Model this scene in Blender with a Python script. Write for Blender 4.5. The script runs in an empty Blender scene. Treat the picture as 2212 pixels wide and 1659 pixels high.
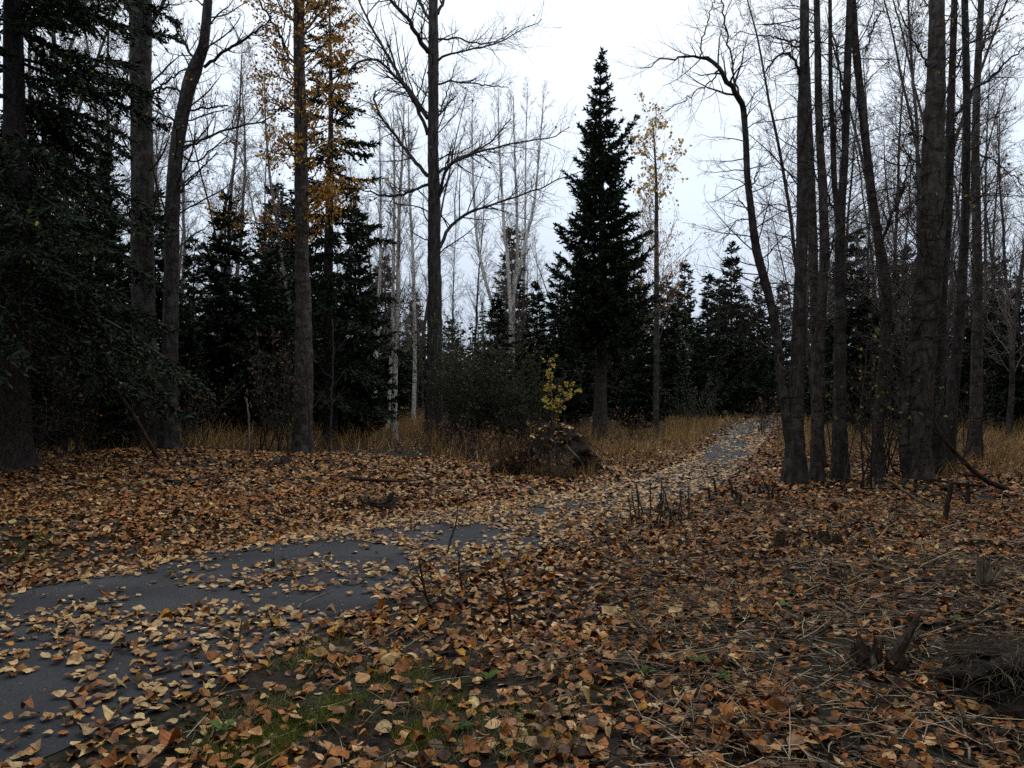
import bpy, math
import numpy as np

# ------------------------------------------------------------------ camera, sky, sun, exposure
sc = bpy.context.scene
col = sc.collection
HCAM = 1.5                      # eye height
FPX, CX, HY = 800.0, 512.0, 395.0   # focal length, centre and horizon in picture units of a 1024 x 768 frame
cam_d = bpy.data.cameras.new('camera')
cam = bpy.data.objects.new('camera', cam_d)
col.objects.link(cam)
cam_d.sensor_width = 36.0
cam_d.lens = FPX / 1024 * 36.0
cam_d.shift_y = (HY - 384) / 1024.0
cam_d.clip_start = 0.05
cam_d.clip_end = 2500
cam.location = (0, 0, HCAM)
cam.rotation_euler = (math.radians(90), 0, 0)
sc.camera = cam

world = bpy.data.worlds.new('World')
sc.world = world
world.use_nodes = True
wn, wl = world.node_tree.nodes, world.node_tree.links
for n in list(wn):
    wn.remove(n)
SUN_EL, SUN_ROT = math.radians(52), math.radians(20)
sky = wn.new('ShaderNodeTexSky')
sky.sky_type = 'NISHITA'
sky.sun_disc = False
sky.sun_elevation = SUN_EL
sky.sun_rotation = SUN_ROT
sky.air_density = 1.0
sky.dust_density = 5.0
hs = wn.new('ShaderNodeHueSaturation')
hs.inputs['Saturation'].default_value = 0.35
wl.new(sky.outputs[0], hs.inputs['Color'])
tc = wn.new('ShaderNodeTexCoord')
sep = wn.new('ShaderNodeSeparateXYZ')
wl.new(tc.outputs['Generated'], sep.inputs[0])
ramp = wn.new('ShaderNodeValToRGB')           # overcast: cloud sheet, brighter towards the zenith
ramp.color_ramp.elements[0].position = 0.0
ramp.color_ramp.elements[0].color = (0.45, 0.53, 0.65, 1)
ramp.color_ramp.elements[1].position = 0.55
ramp.color_ramp.elements[1].color = (0.88, 0.945, 1.0, 1)
e = ramp.color_ramp.elements.new(0.25)
e.color = (0.68, 0.775, 0.90, 1)
wl.new(sep.outputs['Z'], ramp.inputs[0])
cn = wn.new('ShaderNodeTexNoise')
cn.inputs['Scale'].default_value = 3.0
cn.inputs['Detail'].default_value = 4
wl.new(tc.outputs['Generated'], cn.inputs['Vector'])
cm = wn.new('ShaderNodeMapRange')
cm.inputs['From Min'].default_value = 0.3
cm.inputs['From Max'].default_value = 0.7
cm.inputs['To Min'].default_value = 10.2
cm.inputs['To Max'].default_value = 11.8
wl.new(cn.outputs['Fac'], cm.inputs['Value'])
vm = wn.new('ShaderNodeVectorMath')
vm.operation = 'SCALE'
wl.new(ramp.outputs['Color'], vm.inputs[0])
wl.new(cm.outputs[0], vm.inputs['Scale'])
mx = wn.new('ShaderNodeMixRGB')
mx.inputs[0].default_value = 0.88
wl.new(hs.outputs[0], mx.inputs[1])
wl.new(vm.outputs[0], mx.inputs[2])
bg = wn.new('ShaderNodeBackground')
bg.inputs['Strength'].default_value = 0.1
wl.new(mx.outputs[0], bg.inputs['Color'])
wo = wn.new('ShaderNodeOutputWorld')
wl.new(bg.outputs[0], wo.inputs['Surface'])

sun_d = bpy.data.lights.new('sun', 'SUN')
sun_d.energy = 0.5
sun_d.angle = math.radians(40)
sun_d.color = (1.0, 0.97, 0.92)
sun = bpy.data.objects.new('sun', sun_d)
col.objects.link(sun)
sun.rotation_euler = (math.radians(90) - SUN_EL, 0, math.radians(180) - SUN_ROT)
sun.location = (0, 0, 40)

sc.view_settings.view_transform = 'Standard'
sc.view_settings.look = 'None'
sc.view_settings.exposure = 0.25
sc.view_settings.gamma = 1.0
sc.view_settings.use_curve_mapping = False
sc.render.engine = 'CYCLES'
sc.cycles.max_bounces = 5
sc.cycles.diffuse_bounces = 3
sc.cycles.use_denoising = False

# ------------------------------------------------------------------ helpers
S = 1024 / 2212.0               # photograph measured on a 2212 x 1659 sheet


def W(px, py, d):
    """world point seen at sheet position (px, py) at a distance d"""
    return np.array([(px * S - CX) / FPX * d, d, HCAM - (py * S - HY) / FPX * d])


def G(px, py):
    """ground point"""
    d = HCAM * FPX / (py * S - HY)
    return np.array([(px * S - CX) / FPX * d, d])


def proj(x, y, z=0.0):
    return (CX + FPX * x / y) / S, (HY + FPX * (HCAM - z) / y) / S


def norm(v):
    return v / np.maximum(np.linalg.norm(v, axis=-1, keepdims=True), 1e-9)


def catmull(P, n):
    P = np.asarray(P, float)
    Q = np.vstack([2 * P[0] - P[1], P, 2 * P[-1] - P[-2]])
    seg = np.r_[0, np.cumsum(np.linalg.norm(np.diff(P[:, :3] if P.shape[1] > 2 else P, axis=0), axis=1))]
    u = np.linspace(0, seg[-1], n)
    i = np.clip(np.searchsorted(seg, u, side='right') - 1, 0, len(P) - 2)
    t = ((u - seg[i]) / np.maximum(seg[i + 1] - seg[i], 1e-9))[:, None]
    p0, p1, p2, p3 = Q[i], Q[i + 1], Q[i + 2], Q[i + 3]
    return 0.5 * (2 * p1 + (p2 - p0) * t + (2 * p0 - 5 * p1 + 4 * p2 - p3) * t ** 2 + (3 * p1 - p0 - 3 * p2 + p3) * t ** 3)


def vnoise(x, y, seed=0):
    """smooth value noise in 2D"""
    xi, yi = np.floor(x).astype(np.int64), np.floor(y).astype(np.int64)
    fx, fy = x - xi, y - yi
    fx, fy = fx * fx * (3 - 2 * fx), fy * fy * (3 - 2 * fy)

    def h(a, b):
        v = (a * 374761393 + b * 668265263 + seed * 1442695041) & 0xffffffff
        v = ((v ^ (v >> 13)) * 1274126177) & 0xffffffff
        return ((v ^ (v >> 16)) & 0xffff) / 65535.0
    return (h(xi, yi) * (1 - fx) + h(xi + 1, yi) * fx) * (1 - fy) + (h(xi, yi + 1) * (1 - fx) + h(xi + 1, yi + 1) * fx) * fy


class MB:
    """collects vertices, quads, triangles and per-vertex colours of one mesh"""
    def __init__(self):
        self.V, self.Q, self.T, self.C, self.n = [], [], [], [], 0

    def add(self, V, Q=None, T=None, C=None):
        V = np.asarray(V, float).reshape(-1, 3)
        if Q is not None and len(Q):
            self.Q.append(np.asarray(Q, np.int64) + self.n)
        if T is not None and len(T):
            self.T.append(np.asarray(T, np.int64) + self.n)
        self.V.append(V)
        if C is None:
            C = np.ones((len(V), 3))
        else:
            C = np.broadcast_to(np.asarray(C, float), (len(V), 3))
        self.C.append(C)
        self.n += len(V)

    def tubes(self, P, R, sides, rough=0.0, rng=None, C=None, cap=True, mod=None):
        P, R = np.asarray(P, float), np.asarray(R, float)
        if P.ndim == 2:
            P, R = P[None], R[None]
        M, N, _ = P.shape
        if M == 0:
            return
        tan = norm(np.gradient(P, axis=1))
        mean = norm(tan.mean(axis=1))
        ref = np.where(np.abs(mean[:, 2:3]) > 0.7, np.array([[1.0, 0.13, 0]]), np.array([[0.05, 0.1, 1.0]]))
        u = norm(np.cross(tan, ref[:, None, :]))
        v = np.cross(tan, u)
        a = np.arange(sides) * 2 * np.pi / sides
        rr = np.repeat(R[:, :, None], sides, 2)
        if rough and rng is not None:
            rr = rr * (1 + rough * (rng.random((M, N, sides)) - 0.5) * 2)
        if mod is not None:
            rr = rr * mod[None]
        V = P[:, :, None, :] + rr[..., None] * (np.cos(a)[None, None, :, None] * u[:, :, None, :] + np.sin(a)[None, None, :, None] * v[:, :, None, :])
        idx = np.arange(M * N * sides).reshape(M, N, sides)
        A = idx[:, :-1, :]
        B = np.roll(idx, -1, 2)[:, :-1, :]
        Cc = np.roll(idx, -1, 2)[:, 1:, :]
        D = idx[:, 1:, :]
        Q = np.stack([A, B, Cc, D], -1).reshape(-1, 4)
        cc = None
        if C is not None:
            cc = np.asarray(C, float)
            if cc.ndim == 2 and len(cc) == M:
                cc = np.repeat(cc, N * sides, 0)
        T = None
        if cap and sides > 3:
            e = idx[:, -1, :]
            T = np.stack([np.repeat(e[:, :1], sides - 2, 1), e[:, 1:-1], e[:, 2:]], -1).reshape(-1, 3)
        self.add(V.reshape(-1, 3), Q, T, cc)

    def mesh(self, name, mat, smooth=True, origin=(0, 0, 0), colour=True):
        me = bpy.data.meshes.new(name)
        V = np.vstack(self.V) - np.asarray(origin, float)
        Q = np.vstack(self.Q) if self.Q else np.zeros((0, 4), np.int64)
        T = np.vstack(self.T) if self.T else np.zeros((0, 3), np.int64)
        me.vertices.add(len(V))
        me.vertices.foreach_set('co', V.astype(np.float32).ravel())
        me.loops.add(Q.size + T.size)
        me.loops.foreach_set('vertex_index', np.r_[Q.ravel(), T.ravel()].astype(np.int32))
        me.polygons.add(len(Q) + len(T))
        st = np.r_[np.arange(len(Q)) * 4, Q.size + np.arange(len(T)) * 3].astype(np.int32)
        me.polygons.foreach_set('loop_start', st)
        me.polygons.foreach_set('use_smooth', np.full(len(st), smooth))
        me.update(calc_edges=True)
        if colour:
            ca = me.color_attributes.new('Col', 'FLOAT_COLOR', 'POINT')
            Cc = np.hstack([np.vstack(self.C), np.ones((len(V), 1))]).astype(np.float32)
            ca.data.foreach_set('color', Cc.ravel())
        me.materials.append(mat)
        return me

    def build(self, name, mat, parent=None, smooth=True, colour=True):
        org = tuple(parent.location) if parent is not None else (0, 0, 0)
        if parent is not None and parent.parent is not None:
            org = tuple(np.array(org) + np.array(parent.parent.location))
        o = bpy.data.objects.new(name, self.mesh(name, mat, smooth, org, colour))
        col.objects.link(o)
        if parent is not None:
            o.parent = parent
        return o


def tag(o, label=None, cat=None, group=None, kind=None):
    if label:
        o['label'] = label
    if cat:
        o['category'] = cat
    if group:
        o['group'] = group
    if kind:
        o['kind'] = kind
    return o


def thing(name, label, cat, loc, group=None):
    o = bpy.data.objects.new(name, None)
    o.empty_display_size = 0.2
    col.objects.link(o)
    o.location = tuple(float(a) for a in loc)
    return tag(o, label, cat, group)


def copy_tree(o, label, loc, rz, sc_, group=None, lean=(0, 0)):
    r = o.copy()
    col.objects.link(r)
    r.location = tuple(float(a) for a in loc)
    r.rotation_euler = (lean[0], lean[1], rz)
    r.scale = (sc_[0], sc_[0], sc_[1])
    r['label'] = label
    if group:
        r['group'] = group
    for ch in o.children:
        c = ch.copy()
        col.objects.link(c)
        c.parent = r
    return r


# ------------------------------------------------------------------ materials
def new_mat(name):
    m = bpy.data.materials.new(name)
    m.use_nodes = True
    nt = m.node_tree
    b = nt.nodes['Principled BSDF']
    b.inputs['Specular IOR Level'].default_value = 0.2
    b.inputs['Roughness'].default_value = 0.85
    return m, nt.nodes, nt.links, b


def ramp_node(nodes, stops):
    r = nodes.new('ShaderNodeValToRGB')
    els = r.color_ramp.elements
    els[0].position, els[0].color = stops[0][0], (*stops[0][1], 1)
    els[1].position, els[1].color = stops[-1][0], (*stops[-1][1], 1)
    for p, c in stops[1:-1]:
        e_ = els.new(p)
        e_.color = (*c, 1)
    return r


def bark(name, stops, sx, sz, bump=0.5, bands=0.0, band_col=(0.03, 0.025, 0.02), band_scale=9.0, lichen=None):
    m, N, L, b = new_mat(name)
    tcn = N.new('ShaderNodeTexCoord')
    mp = N.new('ShaderNodeMapping')
    mp.inputs['Scale'].default_value = (sx, sx, sz)
    L.new(tcn.outputs['Object'], mp.inputs['Vector'])
    nz = N.new('ShaderNodeTexNoise')
    nz.inputs['Scale'].default_value = 1.0
    nz.inputs['Detail'].default_value = 8
    nz.inputs['Roughness'].default_value = 0.65
    L.new(mp.outputs[0], nz.inputs['Vector'])
    r = ramp_node(N, stops)
    L.new(nz.outputs['Fac'], r.inputs[0])
    out = r.outputs[0]
    hgt = nz.outputs['Fac']
    if lichen:
        n3 = N.new('ShaderNodeTexNoise')
        n3.inputs['Scale'].default_value = 5.0
        n3.inputs['Detail'].default_value = 5
        L.new(tcn.outputs['Object'], n3.inputs['Vector'])
        r3 = ramp_node(N, [(0.52, (0, 0, 0)), (0.66, (1, 1, 1))])
        L.new(n3.outputs['Fac'], r3.inputs[0])
        mm = N.new('ShaderNodeMixRGB')
        L.new(r3.outputs[0], mm.inputs[0])
        L.new(out, mm.inputs[1])
        mm.inputs[2].default_value = (*lichen, 1)
        out = mm.outputs[0]
    if bands > 0:
        mp2 = N.new('ShaderNodeMapping')
        mp2.inputs['Scale'].default_value = (3.2, 3.2, band_scale)
        L.new(tcn.outputs['Object'], mp2.inputs['Vector'])
        n2 = N.new('ShaderNodeTexNoise')
        n2.inputs['Scale'].default_value = 1.0
        n2.inputs['Detail'].default_value = 5
        n2.inputs['Roughness'].default_value = 0.6
        L.new(mp2.outputs[0], n2.inputs['Vector'])
        r2 = ramp_node(N, [(1 - bands - 0.05, (0, 0, 0)), (1 - bands + 0.03, (1, 1, 1))])
        L.new(n2.outputs['Fac'], r2.inputs[0])
        m2 = N.new('ShaderNodeMixRGB')
        L.new(r2.outputs[0], m2.inputs[0])
        L.new(out, m2.inputs[1])
        m2.inputs[2].default_value = (*band_col, 1)
        out = m2.outputs[0]
    L.new(out, b.inputs['Base Color'])
    bp = N.new('ShaderNodeBump')
    bp.inputs['Strength'].default_value = bump
    bp.inputs['Distance'].default_value = 0.03
    L.new(hgt, bp.inputs['Height'])
    L.new(bp.outputs[0], b.inputs['Normal'])
    return m


M_COTTON = bark('cottonwood_bark', [(0.3, (0.008, 0.007, 0.007)), (0.5, (0.036, 0.032, 0.031)), (0.72, (0.11, 0.1, 0.095))], 22, 3.0, 0.9)
M_POPLAR = bark('poplar_bark', [(0.28, (0.01, 0.008, 0.007)), (0.5, (0.048, 0.038, 0.033)), (0.75, (0.14, 0.115, 0.1))], 14, 5.0, 0.7, bands=0.4, band_col=(0.02, 0.016, 0.013), band_scale=13, lichen=(0.085, 0.083, 0.076))
M_POPDARK = bark('dark_poplar_bark', [(0.28, (0.008, 0.006, 0.006)), (0.5, (0.034, 0.028, 0.025)), (0.75, (0.1, 0.084, 0.075))], 16, 4.0, 0.8, bands=0.38, band_col=(0.015, 0.012, 0.01), band_scale=11, lichen=(0.07, 0.07, 0.064))
M_BIRCH = bark('birch_bark', [(0.3, (0.34, 0.315, 0.28)), (0.5, (0.56, 0.535, 0.49)), (0.75, (0.7, 0.68, 0.63))], 6, 3.0, 0.3, bands=0.38, band_col=(0.05, 0.045, 0.04), band_scale=14)
M_GREYBIRCH = bark('grey_birch_bark', [(0.3, (0.09, 0.08, 0.072)), (0.5, (0.17, 0.155, 0.14)), (0.75, (0.27, 0.25, 0.23))], 6, 3.0, 0.3, bands=0.4, band_col=(0.04, 0.034, 0.03), band_scale=14)
M_SPRUCE = bark('spruce_bark', [(0.3, (0.01, 0.008, 0.007)), (0.5, (0.04, 0.032, 0.029)), (0.75, (0.09, 0.075, 0.066))], 18, 9.0, 0.8)
M_TWIG = bark('twig_bark', [(0.3, (0.022, 0.017, 0.016)), (0.7, (0.07, 0.055, 0.05))], 12, 12, 0.2)
M_BTWIG = bark('birch_twig_bark', [(0.3, (0.1, 0.075, 0.068)), (0.7, (0.24, 0.19, 0.17))], 12, 12, 0.2)
M_DEAD = bark('dead_wood', [(0.3, (0.06, 0.045, 0.035)), (0.5, (0.17, 0.13, 0.095)), (0.75, (0.36, 0.3, 0.23))], 30, 5, 0.6)
M_DARKDEAD = bark('rotten_wood', [(0.3, (0.012, 0.009, 0.008)), (0.55, (0.05, 0.032, 0.022)), (0.8, (0.15, 0.085, 0.045))], 30, 7, 0.9)
M_SOIL = bark('root_soil', [(0.3, (0.005, 0.004, 0.003)), (0.55, (0.02, 0.014, 0.01)), (0.8, (0.06, 0.04, 0.026))], 9, 9, 1.0)


def attr_mat(name, rough=0.75, spec=0.25, var=0.35, scale=25.0, transl=0.0, objcol=False):
    m, N, L, b = new_mat(name)
    b.inputs['Roughness'].default_value = rough
    b.inputs['Specular IOR Level'].default_value = spec
    if objcol:
        at = N.new('ShaderNodeObjectInfo')
        c = at.outputs['Color']
    else:
        at = N.new('ShaderNodeAttribute')
        at.attribute_name = 'Col'
        c = at.outputs['Color']
    tcn = N.new('ShaderNodeTexCoord')
    nz = N.new('ShaderNodeTexNoise')
    nz.inputs['Scale'].default_value = scale
    nz.inputs['Detail'].default_value = 4
    L.new(tcn.outputs['Object'], nz.inputs['Vector'])
    mr = N.new('ShaderNodeMapRange')
    mr.inputs['From Min'].default_value = 0.3
    mr.inputs['From Max'].default_value = 0.7
    mr.inputs['To Min'].default_value = 1 - var
    mr.inputs['To Max'].default_value = 1 + var * 0.6
    L.new(nz.outputs['Fac'], mr.inputs['Value'])
    vmn = N.new('ShaderNodeVectorMath')
    vmn.operation = 'SCALE'
    L.new(c, vmn.inputs[0])
    L.new(mr.outputs[0], vmn.inputs['Scale'])
    L.new(vmn.outputs[0], b.inputs['Base Color'])
    if transl:
        tr = N.new('ShaderNodeBsdfTranslucent')
        L.new(vmn.outputs[0], tr.inputs['Color'])
        ms = N.new('ShaderNodeMixShader')
        ms.inputs[0].default_value = transl
        L.new(b.outputs[0], ms.inputs[1])
        L.new(tr.outputs[0], ms.inputs[2])
        L.new(ms.outputs[0], N['Material Output'].inputs['Surface'])
    return m


M_LITTER = attr_mat('fallen_leaf_litter', 0.6, 0.3, 0.4, 40.0)
M_LEAF1 = attr_mat('fallen_leaf_single', 0.6, 0.3, 0.45, 3.2, objcol=True)
M_FOLIAGE = attr_mat('autumn_foliage', 0.6, 0.25, 0.25, 6.0, transl=0.35)
M_NEEDLE = attr_mat('spruce_needles', 0.7, 0.2, 0.4, 3.0)
M_GRASS = attr_mat('grass_blades', 0.8, 0.15, 0.3, 3.0, transl=0.2)
M_STRAW = attr_mat('straw', 0.8, 0.2, 0.3, 20.0)

# asphalt
M_ASPH, N, L, b = new_mat('asphalt')
tcn = N.new('ShaderNodeTexCoord')
n1 = N.new('ShaderNodeTexNoise'); n1.inputs['Scale'].default_value = 95; n1.inputs['Detail'].default_value = 6; n1.inputs['Roughness'].default_value = 0.7
n2 = N.new('ShaderNodeTexNoise'); n2.inputs['Scale'].default_value = 1.3; n2.inputs['Detail'].default_value = 5
L.new(tcn.outputs['Object'], n1.inputs['Vector']); L.new(tcn.outputs['Object'], n2.inputs['Vector'])
r1 = ramp_node(N, [(0.3, (0.028, 0.029, 0.033)), (0.55, (0.056, 0.058, 0.064)), (0.75, (0.14, 0.14, 0.145))])
r2 = ramp_node(N, [(0.32, (0.38, 0.38, 0.4)), (0.5, (0.62, 0.62, 0.64)), (0.68, (0.86, 0.85, 0.83))])
L.new(n1.outputs['Fac'], r1.inputs[0]); L.new(n2.outputs['Fac'], r2.inputs[0])
mu = N.new('ShaderNodeMixRGB'); mu.blend_type = 'MULTIPLY'; mu.inputs[0].default_value = 1
L.new(r1.outputs[0], mu.inputs[1]); L.new(r2.outputs[0], mu.inputs[2])
wv = N.new('ShaderNodeTexNoise'); wv.inputs['Scale'].default_value = 2.0; wv.inputs['Detail'].default_value = 5
L.new(tcn.outputs['Object'], wv.inputs['Vector'])
wm = N.new('ShaderNodeMixRGB'); wm.inputs[0].default_value = 0.35; L.new(tcn.outputs['Object'], wm.inputs[1]); L.new(wv.outputs['Color'], wm.inputs[2])
vo = N.new('ShaderNodeTexVoronoi'); vo.feature = 'DISTANCE_TO_EDGE'; vo.inputs['Scale'].default_value = 0.75
L.new(wm.outputs[0], vo.inputs['Vector'])
rc = ramp_node(N, [(0.0, (0.25, 0.24, 0.23)), (0.009, (1, 1, 1))]); L.new(vo.outputs['Distance'], rc.inputs[0])
mc_ = N.new('ShaderNodeMixRGB'); mc_.blend_type = 'MULTIPLY'; mc_.inputs[0].default_value = 1
L.new(mu.outputs[0], mc_.inputs[1]); L.new(rc.outputs[0], mc_.inputs[2]); L.new(mc_.outputs[0], b.inputs['Base Color'])
bp = N.new('ShaderNodeBump'); bp.inputs['Strength'].default_value = 0.5; bp.inputs['Distance'].default_value = 0.006
L.new(n1.outputs['Fac'], bp.inputs['Height']); L.new(bp.outputs[0], b.inputs['Normal'])
b.inputs['Roughness'].default_value = 0.8

# forest floor
M_GROUND, N, L, b = new_mat('forest_floor')
tcn = N.new('ShaderNodeTexCoord')
n1 = N.new('ShaderNodeTexNoise'); n1.inputs['Scale'].default_value = 18; n1.inputs['Detail'].default_value = 8; n1.inputs['Roughness'].default_value = 0.75
n2 = N.new('ShaderNodeTexNoise'); n2.inputs['Scale'].default_value = 0.7; n2.inputs['Detail'].default_value = 6
L.new(tcn.outputs['Object'], n1.inputs['Vector']); L.new(tcn.outputs['Object'], n2.inputs['Vector'])
r1 = ramp_node(N, [(0.35, (0.006, 0.0045, 0.0035)), (0.52, (0.024, 0.016, 0.011)), (0.66, (0.065, 0.04, 0.024)), (0.8, (0.15, 0.09, 0.05))])
r2 = ramp_node(N, [(0.35, (0.008, 0.007, 0.005)), (0.52, (0.02, 0.021, 0.009)), (0.72, (0.06, 0.056, 0.022))])
L.new(n1.outputs['Fac'], r1.inputs[0]); L.new(n1.outputs['Fac'], r2.inputs[0])
r3 = ramp_node(N, [(0.5, (0, 0, 0)), (0.62, (1, 1, 1))])
L.new(n2.outputs['Fac'], r3.inputs[0])
mu = N.new('ShaderNodeMixRGB'); L.new(r3.outputs[0], mu.inputs[0]); L.new(r1.outputs[0], mu.inputs[1]); L.new(r2.outputs[0], mu.inputs[2])
L.new(mu.outputs[0], b.inputs['Base Color'])
bp = N.new('ShaderNodeBump'); bp.inputs['Strength'].default_value = 0.9; bp.inputs['Distance'].default_value = 0.03
L.new(n1.outputs['Fac'], bp.inputs['Height']); L.new(bp.outputs[0], b.inputs['Normal'])

# ------------------------------------------------------------------ the path and the ground
LE = catmull([(-12, -8), (-9, -3.5), (-6, 2.0), (-4.0, 5.7), (-3.15, 7.2), (-2.45, 8.4), (-1.4, 9.8), (0.15, 11.4), (1.5, 13.2), (3.75, 17.6), (6.75, 26.3), (10.9, 38.5), (20.2, 63), (34.2, 92)], 260)
RE = catmull([(-10, -9), (-6.4, -4.3), (-3.65, 0.1), (-1.98, 3.15), (-1.52, 4.15), (-1.12, 5.25), (-0.62, 6.4), (0.35, 7.85), (1.6, 10.0), (3.3, 13.0), (5.1, 17.6), (8.2, 26), (12.5, 38), (22, 62), (36, 91)], 260)
CL = (LE + RE) / 2
HWID = np.linalg.norm(LE - RE, axis=1) / 2


def path_u(x, y):
    """signed-less distance to the path's middle over its half width (1 = edge), for arrays"""
    x, y = np.asarray(x, float), np.asarray(y, float)
    best = np.full(x.shape, 1e9)
    for i in range(0, len(CL) - 1, 2):
        j = min(i + 2, len(CL) - 1)
        a, bb = CL[i], CL[j]
        dv = bb - a
        t = np.clip(((x - a[0]) * dv[0] + (y - a[1]) * dv[1]) / (dv @ dv), 0, 1)
        dd = np.hypot(x - a[0] - t * dv[0], y - a[1] - t * dv[1])
        dd = dd - (HWID[i] * (1 - t) + HWID[j] * t)
        best = np.minimum(best, dd)
    return best      # metres outside the edge (negative = on the asphalt)


def hgt(x, y, pd=None):
    x, y = np.asarray(x, float), np.asarray(y, float)
    if pd is None:
        pd = path_u(x, y)
    k = np.clip((pd - 0.02) / 1.2, 0, 1)
    k = k * k * (3 - 2 * k)
    h = (vnoise(x * 0.35, y * 0.35, 3) - 0.45) * 0.22 + (vnoise(x * 1.3, y * 1.3, 5) - 0.5) * 0.1 + (vnoise(x * 4.0, y * 4.0, 7) - 0.5) * 0.035
    bank = 0.16 * np.exp(-((x + 6) / 6) ** 2 - ((y - 17) / 5) ** 2) + 0.35 * np.exp(-((x + 1.8) / 2.5) ** 2 - ((y - 33) / 5) ** 2)
    far = np.clip((y - 45) / 60, 0, 1) * 0.5
    return k * (h + bank + 0.02) + far * np.clip(pd / 8, 0, 1)


ys = np.r_[np.linspace(-600, -40, 8), np.linspace(-30, 0.5, 22), np.arange(1, 14, 0.11), np.arange(14, 40, 0.35), np.arange(40, 110, 2.5), np.geomspace(112, 1500, 14)]
xs = np.r_[-np.geomspace(1500, 46, 12), np.arange(-44, -9, 1.0), np.arange(-9, 9, 0.13), np.arange(9, 45, 1.0), np.geomspace(46, 1500, 12)]
X, Y = np.meshgrid(xs, ys)
PD = path_u(X, Y)
Z = hgt(X, Y, PD)
nyy, nxx = X.shape
idx = np.arange(nyy * nxx).reshape(nyy, nxx)
mb = MB()
mb.add(np.stack([X, Y, Z], -1).reshape(-1, 3), np.stack([idx[:-1, :-1], idx[:-1, 1:], idx[1:, 1:], idx[1:, :-1]], -1).reshape(-1, 4))
tag(mb.build('ground', M_GROUND, colour=False), kind='structure')

rng = np.random.default_rng(11)
nc = 9
edge = (vnoise(np.arange(260) * 0.7, np.zeros(260), 2) - 0.5) * 0.12
uu = np.linspace(0, 1, nc)
P = LE[:, None, :] * (1 - uu)[None, :, None] + RE[:, None, :] * uu[None, :, None]
dirn = norm(RE - LE)
P[:, 0] -= dirn * edge[:, None]
P[:, -1] += dirn * edge[::-1][:, None]
zz = 0.005 + 0.03 * (1 - (2 * uu - 1) ** 2)
V = np.concatenate([P, np.broadcast_to(zz[None, :, None], (260, nc, 1))], -1)
idx = np.arange(260 * nc).reshape(260, nc)
mb = MB()
mb.add(V.reshape(-1, 3), np.stack([idx[:-1, :-1], idx[:-1, 1:], idx[1:, 1:], idx[1:, :-1]], -1).reshape(-1, 4))
tag(mb.build('path', M_ASPH, colour=False), kind='structure')


def ground_z(x, y):
    pd = path_u(np.atleast_1d(x), np.atleast_1d(y))
    z = hgt(np.atleast_1d(x), np.atleast_1d(y), pd)
    return np.where(pd < 0, 0.02, z)


def gz(x, y):
    return float(ground_z(x, y)[0])


# ------------------------------------------------------------------ growing things
def walk(rng, pos, d, L, n, wig, up, droop_end=0.0):
    M = len(pos)
    out = np.zeros((M, n, 3))
    out[:, 0] = pos
    step = (np.broadcast_to(L, (M,)) / (n - 1))[:, None]
    d = norm(d)
    for k in range(1, n):
        d = d + wig * rng.normal(size=(M, 3))
        d[:, 2] += up + droop_end * (k / n)
        d = norm(d)
        out[:, k] = out[:, k - 1] + d * step
    return out


def spawn(rng, P, R, K, t0, t1, ang, L, n, wig, up, rf=0.6, rmin=0.003, lt=0.5, up0=0.0, taper=0.85, flat=0.0):
    M, Nn = P.shape[:2]
    t = t0 + (t1 - t0) * (np.arange(K)[None, :] + rng.random((M, K))) / K
    f = t * (Nn - 1)
    i = np.clip(f.astype(int), 0, Nn - 2)
    a = (f - i)[..., None]
    m = np.arange(M)[:, None]
    pos = P[m, i] * (1 - a) + P[m, i + 1] * a
    tan = norm(P[m, i + 1] - P[m, i])
    r0 = (R[m, i] * (1 - a[..., 0]) + R[m, i + 1] * a[..., 0]) * rf
    rv = rng.normal(size=tan.shape)
    rv[..., 2] *= (1 - flat)
    u = norm(np.cross(tan, np.cross(rv, tan)))
    th = ang * (1 + 0.22 * rng.normal(size=t.shape))[..., None]
    d = tan * np.cos(th) + u * np.sin(th)
    d[..., 2] += up0
    Ln = np.broadcast_to(np.asarray(L, float).reshape(-1, 1) if np.ndim(L) else L, t.shape) * (1 - lt * (t - t0) / (t1 - t0)) * rng.uniform(0.55, 1.25, t.shape)
    Pn = walk(rng, pos.reshape(-1, 3), d.reshape(-1, 3), Ln.ravel(), n, wig, up)
    rr = np.maximum(r0.reshape(-1, 1) * (1 - taper * np.linspace(0, 1, n))[None], rmin)
    return Pn, rr, Ln.ravel()


def leaf_quads(mb, rng, pos, size, cols, droop=0.5):
    """hanging leaf blades: folded diamonds"""
    M = len(pos)
    if M == 0:
        return
    d = rng.normal(size=(M, 3))
    d[:, 2] = -np.abs(d[:, 2]) * (1 + droop)
    d = norm(d)
    u = norm(np.cross(d, rng.normal(size=(M, 3))))
    nrm = np.cross(d, u)
    s = np.broadcast_to(size, (M,))[:, None] * rng.uniform(0.7, 1.25, (M, 1))
    V = np.stack([pos, pos + d * s * 0.45 + u * s * 0.38 + nrm * s * 0.12, pos + d * s, pos + d * s * 0.45 - u * s * 0.38 + nrm * s * 0.12], 1)
    ix = np.arange(M * 4).reshape(M, 4)
    T = np.concatenate([ix[:, [0, 1, 2]], ix[:, [0, 2, 3]]])
    mb.add(V.reshape(-1, 3), None, T, np.repeat(cols, 4, 0))


def pick(rng, palette, weights, n, jit=0.25):
    pal = np.array(palette)
    w = np.array(weights, float)
    c = pal[rng.choice(len(pal), n, p=w / w.sum())]
    return np.clip(c * rng.uniform(1 - jit, 1 + jit, (n, 1)) * rng.uniform(0.92, 1.08, (n, 3)), 0.004, 0.8)


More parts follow.
